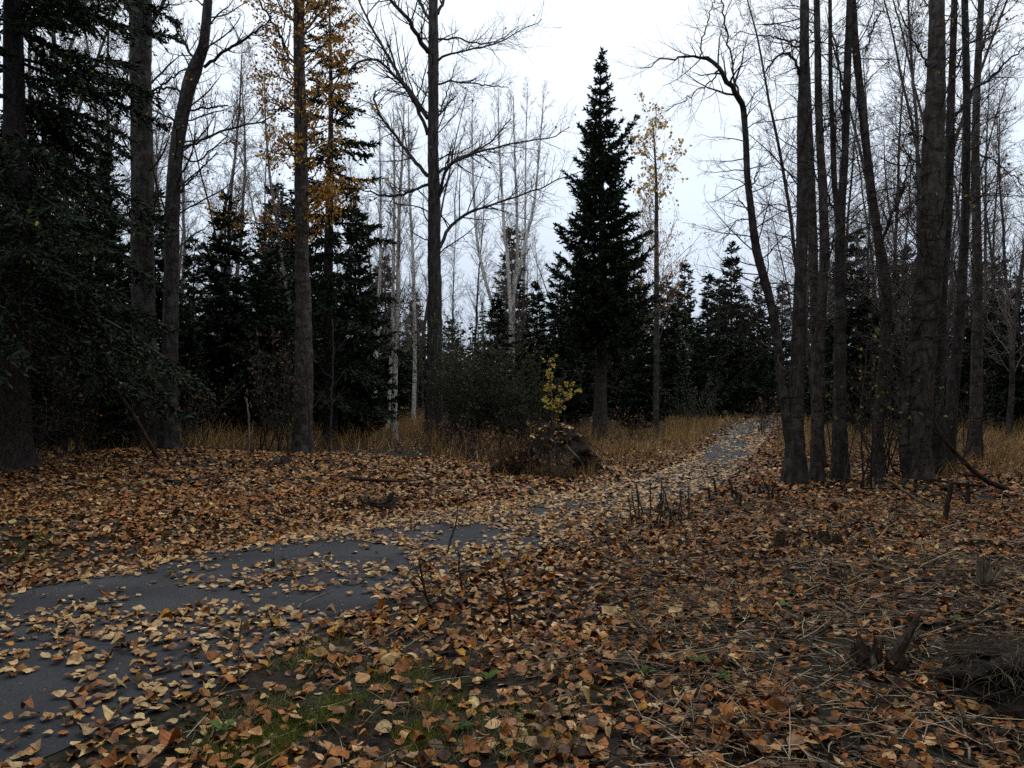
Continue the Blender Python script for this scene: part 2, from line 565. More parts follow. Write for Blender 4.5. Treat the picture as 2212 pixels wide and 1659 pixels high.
def trunk_line(pts, d, top=None, n=48, base_ground=True):
    """pts: (px, py, width px) from the base upwards -> world polyline and radii"""
    q = []
    for p in pts:
        dd = d + (p[3] if len(p) > 3 else 0)
        q.append(np.r_[W(p[0], p[1], dd), p[2] * S / 2 / FPX * dd])
    q = np.array(q)
    if base_ground:
        q[0, 2] = gz(q[0, 0], q[0, 1]) - 0.12
    if top is not None and top > q[-1, 2]:
        g = (q[-1, :3] - q[-2, :3]) / max(q[-1, 2] - q[-2, 2], 0.1)
        for f in (0.5, 1.0):
            dz = (top - q[-1, 2]) * f if f == 0.5 else top - q[-1, 2]
            q = np.vstack([q, np.r_[q[-1, :3] + g * dz * 0.8 + np.array([0, 0, dz * 0.2]), q[-1, 3] * (0.62 if f == 0.5 else 0.3)]])
    r = catmull(q, n)
    return r[:, :3], np.maximum(r[:, 3], 0.006)


def add_trunk(mb, P, R, rng, sides=18, flare=0.55, rough=0.045):
    z = P[:, 2] - P[0, 2]
    R = R * (1 + 0.03 * np.sin(np.arange(len(R)) * 1.7 + rng.random() * 6))
    a = np.arange(sides) * 2 * np.pi / sides
    sd = int(rng.integers(0, 9999))
    zz_, aa_ = np.meshgrid(z, a, indexing='ij')
    ridge = vnoise(np.cos(aa_) * sides / 5 + 40, np.sin(aa_) * sides / 5 + zz_ * 0.7, sd) - 0.5
    lobes = 0.55 + 0.75 * vnoise(np.cos(aa_) * 1.9 + 20, np.sin(aa_) * 1.9 + 20, sd + 1)
    mod = 1 + rough * 4.0 * ridge + rough * (rng.random(ridge.shape) - 0.5) * 1.6 + flare * np.exp(-np.maximum(zz_ - 0.1, 0) / 0.26) * lobes * 1.3
    mb.tubes(P[None], R[None], sides, mod=mod)


def crown_from(mb, rng, P, R, K, t0, t1, L, ang=1.1, up=0.02, lv=3, rf=0.35, rb=None, twig=0.0035, wig=0.16, k2=7, k3=5, flat=0.2, up0=0.0, n3=3):
    """side branches, branchlets and twigs off the polylines P (M,n,3); returns the finest twigs"""
    B, Rb, Lb = spawn(rng, P, R, K, t0, t1, ang, L, 9, wig * 0.8, up, rf, twig * 1.4, 0.55, up0, flat=flat)
    if rb:
        Rb = np.minimum(Rb, rb)
    mb.tubes(B, Rb, 5)
    B2, R2, L2 = spawn(rng, B, Rb, k2, 0.2, 1.0, 0.8, Lb * 0.42, 5, wig, up * 1.5, 0.6, twig, 0.4)
    mb.tubes(B2, R2, 3, cap=False)
    if lv < 3:
        return B2
    B3, R3, L3 = spawn(rng, B2, R2, k3, 0.15, 1.0, 0.8, L2 * 0.42, n3, wig, up, 0.7, twig * 0.75, 0.3)
    mb.tubes(B3, R3, 3, cap=False)
    return B3


def tips(B, rng, n, lo=0.2):
    """n random points along the polylines B"""
    i = rng.integers(0, len(B), n)
    t = rng.uniform(lo, 1, n) * (B.shape[1] - 1)
    k = np.clip(t.astype(int), 0, B.shape[1] - 2)
    a = (t - k)[:, None]
    return B[i, k] * (1 - a) + B[i, k + 1] * a


NEEDLE = [(0.011, 0.021, 0.010), (0.018, 0.031, 0.014), (0.028, 0.043, 0.018), (0.035, 0.028, 0.017)]


def make_spruce(rng, H, prof, zlo, nb, a_top=0.45, a_low=-0.3, bend=0.18, spray=0.13, sw=0.26, bl_sp=0.12, k=5, trunk_r=0.16, dead=12, az_bias=None, bsc=1.0, maxw=1.0, whorls=0, wj=0.16):
    """spruce at the origin. prof(t): crown radius at t = 0 (top) .. 1 (zlo). Returns meshes: trunk, boughs, needles"""
    n = 26
    zt = np.linspace(-0.15, H, n)
    P = np.stack([0.04 * np.sin(zt * 0.6 + rng.random() * 6), 0.04 * np.cos(zt * 0.5), zt], 1)
    R = np.maximum(trunk_r * (1 - zt / H) ** 0.85, 0.008)
    tr = MB()
    add_trunk(tr, P, R, rng, 12, 0.45)
    t = np.sort(((np.arange(nb) + rng.random(nb)) / nb) ** 0.75)
    t = 0.01 + 0.99 * t
    if whorls:
        t = np.clip((np.round(t * whorls) + rng.normal(0, wj, nb)) / whorls, 0.01, 1)
    z0 = H - t * (H - zlo)
    az = np.arange(nb) * 2.399 + rng.normal(0, 0.4, nb)
    if az_bias is not None:
        az = np.where(rng.random(nb) < az_bias[1], az_bias[0] + rng.normal(0, 0.9, nb), az)
    L = np.array([prof(a) for a in t]) * rng.uniform(0.5, 1.15, nb)
    if maxw < 1.0:
        L *= np.where(rng.random(nb) < 0.25, maxw, 1)
    s = np.linspace(0, 1, 9)
    sl = a_top + (a_low - a_top) * np.clip(t * 1.25, 0, 1) + rng.normal(0, 0.08, nb)
    r_ = L[:, None] * s[None]
    B = np.zeros((nb, 9, 3))
    az2 = az[:, None] + rng.normal(0, 0.12, nb)[:, None] * s[None]
    B[..., 0] = np.cos(az2) * r_
    B[..., 1] = np.sin(az2) * r_
    B[..., 2] = z0[:, None] + L[:, None] * (sl[:, None] * s[None] + bend * s[None] ** 2.2 + rng.normal(0, 0.05, nb)[:, None] * np.sin(s[None] * 3.1))
    Rb = np.maximum(0.008 + 0.011 * L[:, None] * (1 - s[None]), 0.004)
    wood = MB()
    wood.tubes(B, Rb, 4)
    if dead:
        zd = rng.uniform(0.6, max(zlo + 0.6, 1.0), dead)
        ad = rng.uniform(0, 6.28, dead)
        dd = np.stack([np.cos(ad), np.sin(ad), np.full(dead, -0.15)], 1)
        Dp = walk(rng, np.stack([0 * zd, 0 * zd, zd], 1), dd, rng.uniform(0.5, 1.5, dead), 6, 0.1, -0.05)
        wood.tubes(Dp, np.repeat(np.linspace(0.012, 0.004, 6)[None], dead, 0), 4)
        D2, R2, _ = spawn(rng, Dp, np.full((dead, 6), 0.008), 6, 0.2, 1, 0.9, 0.4, 4, 0.15, -0.05, 0.6, 0.003)
        wood.tubes(D2, R2, 3, cap=False)
    # branchlets: herringbone, by bough length
    ob, db, lb = [], [], []
    for i in range(nb):
        m = max(int(L[i] / bl_sp), 3)
        tt = (np.arange(m) + rng.random(m)) / m
        tt = 0.12 + 0.88 * tt
        f = tt * 8
        k0 = np.clip(f.astype(int), 0, 7)
        a = (f - k0)[:, None]
        pp = B[i, k0] * (1 - a) + B[i, k0 + 1] * a
        tg = norm(B[i, k0 + 1] - B[i, k0])
        sd = norm(np.cross(tg, [0, 0, 1.0]))
        for sgn in (-1, 1):
            d = tg * 0.75 + sd * sgn * rng.uniform(0.5, 0.95, (m, 1)) + np.array([0, 0, 1.0]) * rng.normal(-0.12, 0.25, (m, 1))
            ob.append(pp)
            db.append(norm(d))
            lb.append((0.12 + 0.36 * L[i] * (1 - tt) ** 0.8 * np.minimum(tt * 4, 1)) * rng.uniform(0.6, 1.15, m) * bsc)
        ob.append(pp)
        db.append(norm(tg + rng.normal(0, 0.25, (m, 3))))
        lb.append(np.full(m, spray * 1.2))
    ob, db, lb = np.vstack(ob), np.vstack(db), np.concatenate(lb)
    # top leader
    nl = 14
    ob = np.vstack([ob, np.stack([np.zeros(nl), np.zeros(nl), H - rng.uniform(0, 0.6, nl)], 1)])
    db = np.vstack([db, norm(np.stack([rng.normal(0, 0.5, nl), rng.normal(0, 0.5, nl), np.full(nl, 0.8)], 1))])
    lb = np.r_[lb, np.full(nl, 0.12)]
    cnt = np.clip(np.round(lb / (spray * 0.5) * k / 4).astype(int), 1, 14)
    ii = np.repeat(np.arange(len(lb)), cnt)
    q = (np.arange(len(ii)) - np.repeat(np.cumsum(cnt) - cnt, cnt) + rng.random(len(ii))) / np.repeat(cnt, cnt)
    o = ob[ii] + db[ii] * (lb[ii] * q)[:, None]
    o[:, 2] -= 0.25 * lb[ii] * q ** 2
    d = norm(db[ii] + rng.normal(0, 0.42, (len(ii), 3)))
    u = norm(np.cross(d, rng.normal(size=(len(ii), 3))))
    ls = spray * rng.uniform(0.65, 1.3, (len(ii), 1))
    V = np.stack([o - d * ls * 0.15, o + d * ls * 0.35 + u * ls * sw * 0.5, o + d * ls, o + d * ls * 0.35 - u * ls * sw * 0.5], 1)
    nm = MB()
    cols = pick(rng, NEEDLE, [3, 4, 2, 0.5], len(ii), 0.3)
    nm.add(V.reshape(-1, 3), np.arange(len(ii) * 4).reshape(-1, 4), None, np.repeat(cols, 4, 0))
    return tr, wood, nm


def spruce_thing(label, group, loc, parts, name='spruce_tree'):
    t = thing(name, label, 'tree', loc, group)
    for nme, m, mat in zip(('trunk', 'boughs', 'needles'), parts, (M_SPRUCE, M_TWIG, M_NEEDLE)):
        o = bpy.data.objects.new(nme, m.mesh(nme, mat, smooth=nme != 'needles'))
        col.objects.link(o)
        o.parent = t
    return t


def cone(rb, pw=0.8, tuck=0.12):
    def f(t):
        return rb * (0.06 + 0.94 * t ** pw) * (1 - max(0, (t - 0.85) / 0.15) * tuck * 2)
    return f


def gpos(px, d):
    x = (px * S - CX) / FPX * d
    return (x, d, gz(x, d) - 0.02)


# ------------------------------------------------------------------ hero spruces
rng = np.random.default_rng(5)
hero_prof_t = [0, 0.05, 0.1, 0.16, 0.22, 0.29, 0.33, 0.4, 0.5, 0.6, 0.7, 0.8, 0.9, 1.0]
hero_prof_r = [0.02, 0.08, 0.22, 0.42, 0.48, 0.45, 1.1, 0.95, 1.05, 1.3, 1.4, 1.7, 1.85, 1.4]
hp = make_spruce(rng, 12.3, lambda t: float(np.interp(t, hero_prof_t, hero_prof_r)), 3.0, 270, a_top=0.5, a_low=-0.3, bend=0.42, spray=0.12, sw=0.42, bl_sp=0.075, k=8, trunk_r=0.22, dead=26, maxw=0.55, whorls=27)
spruce_thing('tall free-standing dark green spruce with pointed top against the sky', None, gpos(1299, 25.3), hp)

rng = np.random.default_rng(21)
lp = make_spruce(rng, 15.0, lambda t: 0.5 + 3.2 * t ** 0.6, 2.6, 125, a_top=0.1, a_low=-0.5, bend=0.05, spray=0.115, sw=0.36, bl_sp=0.095, k=7, trunk_r=0.3, dead=40, az_bias=(0.0, 0.25), whorls=18)
spruce_thing('huge dark spruce with long drooping boughs at the picture edge', None, gpos(30, 14.5), lp)

rng = np.random.default_rng(22)
l6 = make_spruce(rng, 13.5, lambda t: 0.25 + 2.0 * t ** 0.75, 1.2, 125, a_top=0.15, a_low=-0.35, bend=0.1, spray=0.13, sw=0.4, bl_sp=0.09, k=7, trunk_r=0.2, dead=16, maxw=0.6, whorls=26)
l6t = spruce_thing('tall spruce standing close behind the orange-leaved poplar', None, gpos(712, 23), l6)

# spruce prototypes for the woods (built once, copied below)
protos = []
for i, (H, rb, nb, zl, pw) in enumerate([(10, 1.6, 200, 0.5, 0.8), (12, 1.4, 220, 0.6, 0.75), (8.5, 1.5, 170, 0.2, 0.85), (11, 1.8, 200, 0.4, 0.65)]):
    rng = np.random.default_rng(40 + i)
    parts = make_spruce(rng, H, cone(rb, pw), zl, nb, a_top=0.4, a_low=-0.25, bend=0.2, spray=0.22, sw=0.42, bl_sp=0.13, k=7, trunk_r=0.12, dead=8, maxw=0.65, whorls=int(H * 2.2), wj=0.3)
    protos.append((H, parts))

ZONES = [(330, 'behind the big drooping spruce'), (560, 'between the leaning and orange-leaved poplars'), (830, 'behind the orange-leaved poplar'),
         (960, 'seen past the tall bare cottonwood'), (1240, 'behind the green bush and root mound'), (1430, 'behind the tall free-standing spruce'),
         (1700, 'where the path disappears'), (1950, 'behind the cluster of bare trunks'), (3000, 'behind the thick trunk at the edge')]


def zone(px):
    for a, s in ZONES:
        if px < a:
            return s


rng = np.random.default_rng(77)
first = {}
SP = [  # px, distance, sheet y of the top, prototype, width factor, look
    (95, 19.5, 640, 2, 1.35, 'low shaded spruce'), (235, 18.6, 690, 2, 1.4, 'low bushy spruce'), (165, 22, 520, 0, 1.2, 'shaded spruce'), (-40, 19, 600, 0, 1.2, 'shaded spruce'), (400, 25, 640, 3, 1.2, 'low spruce with wide skirts'), (600, 36, 400, 0, 1.3, 'slim back-row spruce'), (545, 33, 560, 3, 1.2, 'back-row spruce'), (1290, 48, 540, 0, 1.2, 'back-row spruce'), (1460, 60, 620, 3, 1.1, 'back-row spruce'), (1555, 64, 600, 1, 1.4, 'back-row spruce'), (1810, 46, 560, 1, 1.3, 'back-row spruce'), (1960, 50, 540, 0, 1.2, 'back-row spruce'), (2090, 33, 640, 3, 1.1, 'low bushy spruce'),
    (490, 28, 430, 2, 1.25, 'broad mid-height dark spruce'), (420, 31, 520, 0, 1.3, 'low dark spruce'), (575, 27, 480, 3, 1.1, 'dense dark spruce'),
    (330, 25, 420, 0, 1.3, 'dense dark spruce'), (215, 24, 330, 3, 1.2, 'tall shaded spruce'), (120, 27, 250, 1, 1.4, 'tall shaded spruce'), (20, 24, 300, 3, 1.2, 'dense dark spruce'),
    (770, 25, 455, 0, 1.15, 'dark spruce with full skirts'), (640, 31, 420, 1, 1.3, 'slim dark spruce'), (830, 36, 560, 2, 1.2, 'small dark spruce'), (700, 29, 560, 3, 1.2, 'low bushy spruce'),
    (1105, 36, 490, 1, 1.35, 'slim dark spruce'), (1075, 31, 640, 2, 1.4, 'small bushy spruce'), (1160, 33, 610, 0, 1.3, 'dense dark spruce'), (1210, 36, 560, 3, 1.1, 'dense dark spruce'),
    (895, 48, 640, 2, 1.2, 'small distant spruce'), (975, 52, 690, 0, 1.2, 'small distant spruce'),
    (1385, 33, 600, 3, 1.15, 'dense dark spruce'), (1340, 37, 560, 0, 1.15, 'dark spruce'), (1250, 40, 590, 1, 1.3, 'dark spruce'),
    (1440, 44, 600, 2, 1.2, 'small bushy spruce'), (1480, 55, 565, 1, 1.2, 'slim tall spruce'), (1530, 50, 590, 1, 1.25, 'narrow pointed spruce'), (1580, 54, 528, 0, 1.15, 'tallest pointed spruce'),
    (1638, 58, 600, 3, 0.95, 'broad dark spruce'), (1505, 46, 690, 2, 1.3, 'low bushy spruce'), (1610, 62, 640, 0, 1.2, 'dark spruce'), (1690, 60, 610, 1, 1.4, 'slim dark spruce'), (1665, 66, 690, 2, 1.4, 'low dark spruce'),
    (1850, 33, 500, 0, 1.2, 'dark spruce'), (1780, 42, 600, 3, 1.1, 'dense dark spruce'), (1930, 38, 570, 1, 1.3, 'slim dark spruce'), (1990, 45, 600, 2, 1.3, 'low dark spruce'),
    (2160, 36, 555, 3, 1.0, 'broad dark spruce'), (2060, 42, 610, 0, 1.1, 'dark spruce'), (2205, 30, 600, 2, 1.3, 'low bushy spruce'), (2130, 50, 560, 1, 1.2, 'slim dark spruce'),
    (1740, 50, 640, 2, 1.2, 'low dark spruce'), (1890, 52, 640, 0, 1.1, 'distant dark spruce'), (2020, 58, 630, 3, 1.0, 'distant dark spruce'),
]
seen_labels = {}


def unique(label):
    """a second thing with the same words says so by counting on from the first"""
    seen_labels[label] = seen_labels.get(label, 0) + 1
    return label


def counted(labs):
    """like labels get a place in their row"""
    words = ['first', 'second', 'third', 'fourth', 'fifth', 'sixth', 'seventh', 'eighth', 'ninth', 'tenth', 'eleventh', 'twelfth', 'thirteenth', 'fourteenth']
    out, tot, run = [], {}, {}
    for a_ in labs:
        tot[a_] = tot.get(a_, 0) + 1
    for a_ in labs:
        run[a_] = run.get(a_, 0) + 1
        out.append(a_ if tot[a_] == 1 else a_ + ', %s from left' % words[run[a_] - 1])
    return out


SP.sort()
SPL = counted(['%s %s' % (q[5], zone(q[0])) for q in SP])
for (px, d, ytop, pi, wf, look), lab in zip(SP, SPL):
    x, y, z = gpos(px, d)
    Ht = W(px, ytop, d)[2] - z
    H0, parts = protos[pi]
    grp = 'dark spruces of the wood'
    k = Ht / H0
    if pi not in first:
        first[pi] = t = spruce_thing(lab, grp, (x, y, z), parts)
        t.scale = (k * wf, k * wf, k)
        t.rotation_euler = (0, 0, rng.uniform(0, 6.28))
    else:
        copy_tree(first[pi], lab, (x, y, z), rng.uniform(0, 6.28), (k * wf, k), grp)

# the far wood reads as one mass
rng = np.random.default_rng(90)
fw = MB()
for i in range(150):
    d = rng.uniform(68, 95)
    px = -250 + 2750 * (i + rng.random()) / 150
    x = (px * S - CX) / FPX * d
    if path_u(np.array([x]), np.array([d]))[0] < 1.5:
        continue
    H = rng.uniform(7, 11.5)
    nb = 200
    t = rng.random(nb) ** 0.7
    az = rng.uniform(0, 6.28, nb)
    L = rng.uniform(1.2, 1.9) * (0.08 + t ** 0.8) * rng.uniform(0.6, 1.1, nb)
    zz_ = H * (1 - t * 0.97)
    a0 = np.stack([x + 0 * t, d + 0 * t, zz_], 1)
    dd = np.stack([np.cos(az), np.sin(az), rng.normal(-0.15, 0.25, nb)], 1)
    u = norm(np.cross(dd, rng.normal(size=(nb, 3)) + [0, 0, 2.0]))
    w = (0.12 + 0.14 * L)[:, None]
    V = np.stack([a0, a0 + dd * L[:, None] * 0.6 + u * w, a0 + dd * L[:, None], a0 + dd * L[:, None] * 0.6 - u * w], 1)
    fw.add(V.reshape(-1, 3), np.arange(nb * 4).reshape(-1, 4), None, np.repeat(pick(rng, NEEDLE, [3, 4, 2, 0.5], nb), 4, 0))
    fw.tubes(np.array([[x, d, 0], [x, d, H * 0.9]]), np.array([0.12, 0.03]), 5, C=(0.05, 0.04, 0.035))
for i in range(220):
    d = rng.uniform(60, 90)
    px = -200 + 2650 * rng.random()
    x = (px * S - CX) / FPX * d
    if path_u(np.array([x]), np.array([d]))[0] < 1.5:
        continue
    H = rng.uniform(6, 11)
    p = walk(rng, np.array([[x, d, 0.0]]), np.array([[rng.normal(0, 0.06), 0, 1.0]]), np.array([H]), 8, 0.03, 0.02)
    c = np.array([(0.12, 0.1, 0.09), (0.3, 0.28, 0.26), (0.09, 0.07, 0.06)][rng.integers(0, 3)])
    R = np.linspace(0.09, 0.02, 8)[None]
    fw.tubes(p, R, 5, C=c)
    B, Rb, Lb = spawn(rng, p, R, 22, 0.3, 1, 0.7, 1.5, 5, 0.14, 0.06, 0.3, 0.008)
    fw.tubes(B[:, ::2], Rb[:, ::2], 3, C=(0.12, 0.09, 0.085), cap=False)
    B2, R2, _ = spawn(rng, B, Rb, 5, 0.2, 1, 0.7, 0.6, 2, 0.1, 0.05, 0.6, 0.006)
    fw.tubes(B2, R2, 3, C=(0.12, 0.09, 0.085), cap=False)
M_FAR = attr_mat('far_wood', 0.8, 0.1, 0.3, 2.0)
tag(fw.build('distant_forest', M_FAR, smooth=False), 'dark far-off wood of spruce and bare trees closing the view', 'forest', kind='stuff')

# unseen wood round and behind the viewer, added to shade ground and trunks
rng = np.random.default_rng(95)
sf = MB()
for i in range(150):
    a_ = rng.uniform(math.radians(38), math.radians(322))
    rad = rng.uniform(7.5, 34) if abs(a_ - math.pi) < 2.0 else rng.uniform(12, 40)
    x, y = rad * math.sin(a_), rad * math.cos(a_)
    if y > 0 and abs(x) < 0.64 * y * 1.3 + (4.5 if y < 12 else 1.5):
        continue
    if path_u(np.array([x]), np.array([y]))[0] < 2.6:
        continue
    H = rng.uniform(11, 17)
    nb = 420
    t = rng.random(nb) ** 0.7
    az = rng.uniform(0, 6.28, nb)
    L = rng.uniform(1.8, 2.7) * (0.08 + t ** 0.8) * rng.uniform(0.6, 1.1, nb)
    a0 = np.stack([x + 0 * t, y + 0 * t, H * (1 - t * 0.93)], 1)
    dd = np.stack([np.cos(az), np.sin(az), rng.normal(-0.2, 0.2, nb)], 1)
    u = norm(np.cross(dd, rng.normal(size=(nb, 3)) * 0.6 + [0, 0, 2.0]))
    w = (0.1 + 0.16 * L)[:, None]
    V = np.stack([a0, a0 + dd * L[:, None] * 0.6 + u * w, a0 + dd * L[:, None], a0 + dd * L[:, None] * 0.6 - u * w], 1)
    sf.add(V.reshape(-1, 3), np.arange(nb * 4).reshape(-1, 4), None, np.repeat(pick(rng, NEEDLE, [3, 4, 2, 0.5], nb), 4, 0))
    sf.tubes(np.array([[x, y, -0.1], [x, y, H * 0.95]]), np.array([0.2, 0.03]), 7, C=(0.05, 0.04, 0.035))
tag(sf.build('surrounding_forest', M_FAR, smooth=False), 'dense dark spruce wood standing round the clearing outside the view', 'forest', kind='stuff')

# ------------------------------------------------------------------ bare trees with measured trunks
ORANGE = [(0.52, 0.26, 0.035), (0.6, 0.34, 0.05), (0.4, 0.17, 0.03), (0.26, 0.12, 0.03)]
YELLOW = [(0.55, 0.36, 0.05), (0.6, 0.42, 0.08), (0.45, 0.24, 0.04)]
DRYLEAF = [(0.2, 0.1, 0.05), (0.14, 0.07, 0.04), (0.35, 0.17, 0.04)]
GREENLEAF = [(0.11, 0.14, 0.03), (0.16, 0.17, 0.03), (0.2, 0.18, 0.04)]


def bare_tree(name, label, stems, d, top, mat, crown, limbs=(), seed=0, leaves=None, group=None, twigmat=None, sides=22, n=70, twig=0.0035, flare=0.3, LW=0.8):
    """stems: list of point lists (first is the main trunk, starting on the ground); crown: dict for crown_from; limbs: (points, depth drift)"""
    r = np.random.default_rng(seed)
    base = trunk_line(stems[0], d, None, 8)[0][0]
    t = thing(name, label, 'tree', (base[0], base[1], gz(base[0], base[1])), group)
    cm_ = MB()
    allp = []
    lastB = None
    for i, s in enumerate(stems):
        P_, R_ = trunk_line(s, d, top if not isinstance(top, (list, tuple)) else top[i], n, base_ground=(i == 0))
        m = MB()
        add_trunk(m, P_, R_, r, sides, flare if i == 0 else 0.0)
        m.build('trunk', mat, t, colour=False)
        allp.append((P_, R_))
        if crown:
            c = dict(crown)
            c.setdefault('twig', twig)
            B = crown_from(cm_, r, P_[None], R_[None], **c)
            lastB = B if lastB is None else np.vstack([lastB[:, :2], B[:, :2]])
    for pts, drift in limbs:
        q = [np.r_[W(p[0], p[1], d + drift * k_ / max(len(pts) - 1, 1)), p[2] * LW * S / 2 / FPX * d] for k_, p in enumerate(pts)]
        c_ = catmull(np.array(q), 20)
        Pl, Rl = c_[:, :3], np.maximum(c_[:, 3], 0.005)
        Pl[1:] += r.normal(0, 0.018, (19, 3))
        m = MB()
        m.tubes(Pl[None], Rl[None], 8, 0.06, r)
        lo_ = m.build('limb', mat, t, colour=False)
        ct = MB()
        Lt = np.linalg.norm(np.diff(Pl, axis=0), axis=1).sum()
        B, Rb, Lb = spawn(r, Pl[None], Rl[None], int(10 + 4 * Lt), 0.12, 1.0, 0.85, 0.28 * Lt + 0.35, 7, 0.13, 0.04, 0.5, twig, 0.45)
        Rb = np.minimum(Rb, 0.02)
        ct.tubes(B, Rb, 4)
        B2, R2, L2 = spawn(r, B, Rb, 6, 0.15, 1, 0.75, Lb * 0.45, 4, 0.14, 0.04, 0.6, twig * 0.9, 0.3)
        ct.tubes(B2, R2, 3, cap=False)
        ct.build('twigs', twigmat or M_TWIG, lo_, colour=False)
        lastB = B2[:, 2:4] if lastB is None else np.vstack([lastB[:, :2], B2[:, 2:4]])
    if cm_.n:
        cm_.build('crown', twigmat or M_TWIG, t, colour=False)
    if leaves and lastB is not None:
        for (cnt, pal, size, zr) in leaves:
            p = tips(lastB, r, cnt * 14)
            p = p[(p[:, 2] > zr[0]) & (p[:, 2] < zr[1])][:cnt]
            p = p + r.normal(0, 0.05, p.shape)
            lm = MB()
            leaf_quads(lm, r, p, size, pick(r, pal, [1] * len(pal), len(p)))
            if lm.n:
                lm.build('leaves', M_FOLIAGE, t, smooth=False)
    return t, allp


# C1: tall bare cottonwood
C1L = [
    ([(924, 112, 13), (905, 82, 12), (880, 45, 10), (845, 0, 8), (815, -50, 5)], -2.0),
    ([(924, 255, 13), (890, 205, 12), (870, 178, 10), (850, 140, 9), (815, 80, 7), (775, 0, 5), (760, -40, 3)], 1.5),
    ([(924, 292, 10), (905, 240, 9), (880, 195, 8), (858, 170, 8), (830, 140, 7), (808, 126, 7), (765, 142, 5), (725, 180, 3)], -1.5),
    ([(924, 380, 11), (890, 340, 10), (860, 300, 8), (825, 255, 7), (808, 212, 6), (812, 196, 4)], 1.0),
    ([(926, 398, 8), (890, 413, 7), (840, 424, 6), (795, 414, 4), (765, 404, 2)], -1.2),
    ([(948, 372, 8), (985, 345, 7), (1030, 325, 6), (1062, 303, 5), (1105, 255, 3)], 2.0),
    ([(948, 425, 11), (954, 395, 9), (966, 365, 8), (1000, 340, 7), (1070, 320, 5), (1120, 307, 4), (1190, 297, 3), (1230, 275, 2)], -1.8),
    ([(950, 535, 10), (968, 496, 9), (1000, 465, 8), (1060, 443, 6), (1120, 425, 5), (1180, 400, 4), (1255, 370, 2)], 1.5),
    ([(946, 131, 7), (965, 118, 6), (1000, 112, 5), (1060, 97, 4), (1100, 80, 3), (1170, 42, 2)], -1.0),
    ([(946, 85, 6), (985, 83, 5), (1040, 95, 4), (1090, 80, 3), (1120, 55, 2)], 1.8),
    ([(946, 182, 6), (980, 176, 5), (1040, 182, 4), (1100, 190, 2)], 0.8),
    ([(946, 252, 6), (962, 232, 5), (985, 206, 3)], 0.4),
    ([(946, 250, 5), (966, 200, 3), (985, 140, 2)], -0.4),
    ([(946, 30, 9), (957, 0, 8), (975, -60, 6), (985, -130, 4)], 0.6),
    ([(926, 40, 9), (900, -10, 8), (870, -80, 5)], 1.0),
]
bare_tree('cottonwood_tree', 'tall bare cottonwood with one straight dark trunk and upswept limbs beside the white birch',
          [[(933, 946, 40), (937, 848, 33), (939, 643, 30), (938, 564, 28), (938, 478, 26), (936, 308, 23), (936, 137, 22), (936, 0, 20), (937, -120, 17)]],
          25.0, 19.0, M_COTTON, dict(K=34, t0=0.3, t1=1.0, L=2.0, ang=1.1, up=0.05, rf=0.2, rb=0.02, k2=6, k3=4), C1L, seed=1,
          leaves=[(60, DRYLEAF, 0.1, (5, 16))], sides=28, n=110)

# L5: poplar with orange leaves
L5L = [([(646, 150, 8), (620, 110, 8), (595, 60, 6), (565, 10, 5), (540, -30, 3)], -1.0), ([(650, 235, 6), (690, 205, 5), (740, 150, 4), (770, 130, 2)], -0.8),
       ([(648, 190, 5), (600, 165, 4), (570, 160, 3)], 0.8), ([(648, 80, 7), (690, 30, 6), (725, -20, 4)], 0.8), ([(650, 330, 5), (610, 320, 4), (580, 345, 2)], -0.6),
       ([(652, 420, 5), (690, 410, 4), (730, 430, 2)], -0.7), ([(646, 60, 7), (610, 20, 5), (580, -30, 3)], 0.5)]
bare_tree('poplar_tree', 'poplar with orange-brown leaves still clinging round its upper trunk',
          [[(655, 985, 46), (655, 940, 42), (656, 814, 38), (656, 643, 33), (652, 560, 30), (652, 444, 29), (649, 273, 27), (646, 137, 23), (646, 0, 21), (648, -100, 17)]],
          19.3, 15.0, M_POPLAR, dict(K=95, t0=0.33, t1=1.0, L=2.0, ang=1.0, up=0.02, rf=0.2, rb=0.015, k2=7, k3=4), L5L, seed=2,
          leaves=[(6200, ORANGE, 0.08, (4.4, 12.5)), (900, [(0.16, 0.08, 0.04), (0.22, 0.1, 0.04)], 0.075, (1.8, 5.5))], sides=28, n=110)

# L2 and L3: darker bark colour stands in for shade by the spruce
bare_tree('poplar_tree', 'thick pale-grey poplar trunk rising between the drooping spruce and the leaning poplar',
          [[(314, 985, 54), (312, 800, 50), (308, 564, 46), (307, 410, 45), (304, 205, 43), (304, 60, 46), (303, -60, 42)]], 19.5, 17, M_POPDARK,
          dict(K=34, t0=0.35, t1=1.0, L=1.7, ang=1.0, up=0.04, rf=0.2, rb=0.025, k2=6, k3=4),
          [([(322, 60, 12), (350, 10, 10), (380, -40, 7)], 0.5), ([(290, 30, 10), (255, -20, 8)], 0.5), ([(318, 205, 7), (355, 180, 6), (400, 150, 4)], 0.8)], seed=3, sides=28, n=100)
L3L = [([(441, 145, 9), (478, 116, 8), (520, 90, 7), (560, 62, 5), (590, 40, 3)], -0.8), ([(396, 318, 7), (440, 300, 7), (496, 277, 6), (545, 266, 5), (581, 254, 4), (632, 218, 2)], 0.9),
       ([(404, 240, 6), (450, 232, 5), (492, 230, 3)], -0.7), ([(388, 330, 6), (430, 345, 5), (500, 275, 3), (520, 200, 2)], 0.6), ([(400, 200, 7), (360, 190, 6), (320, 210, 4)], 0.6),
       ([(375, 430, 6), (420, 380, 5), (470, 330, 3)], 0.7), ([(430, 140, 7), (395, 90, 6), (375, 40, 4)], 0.9)]
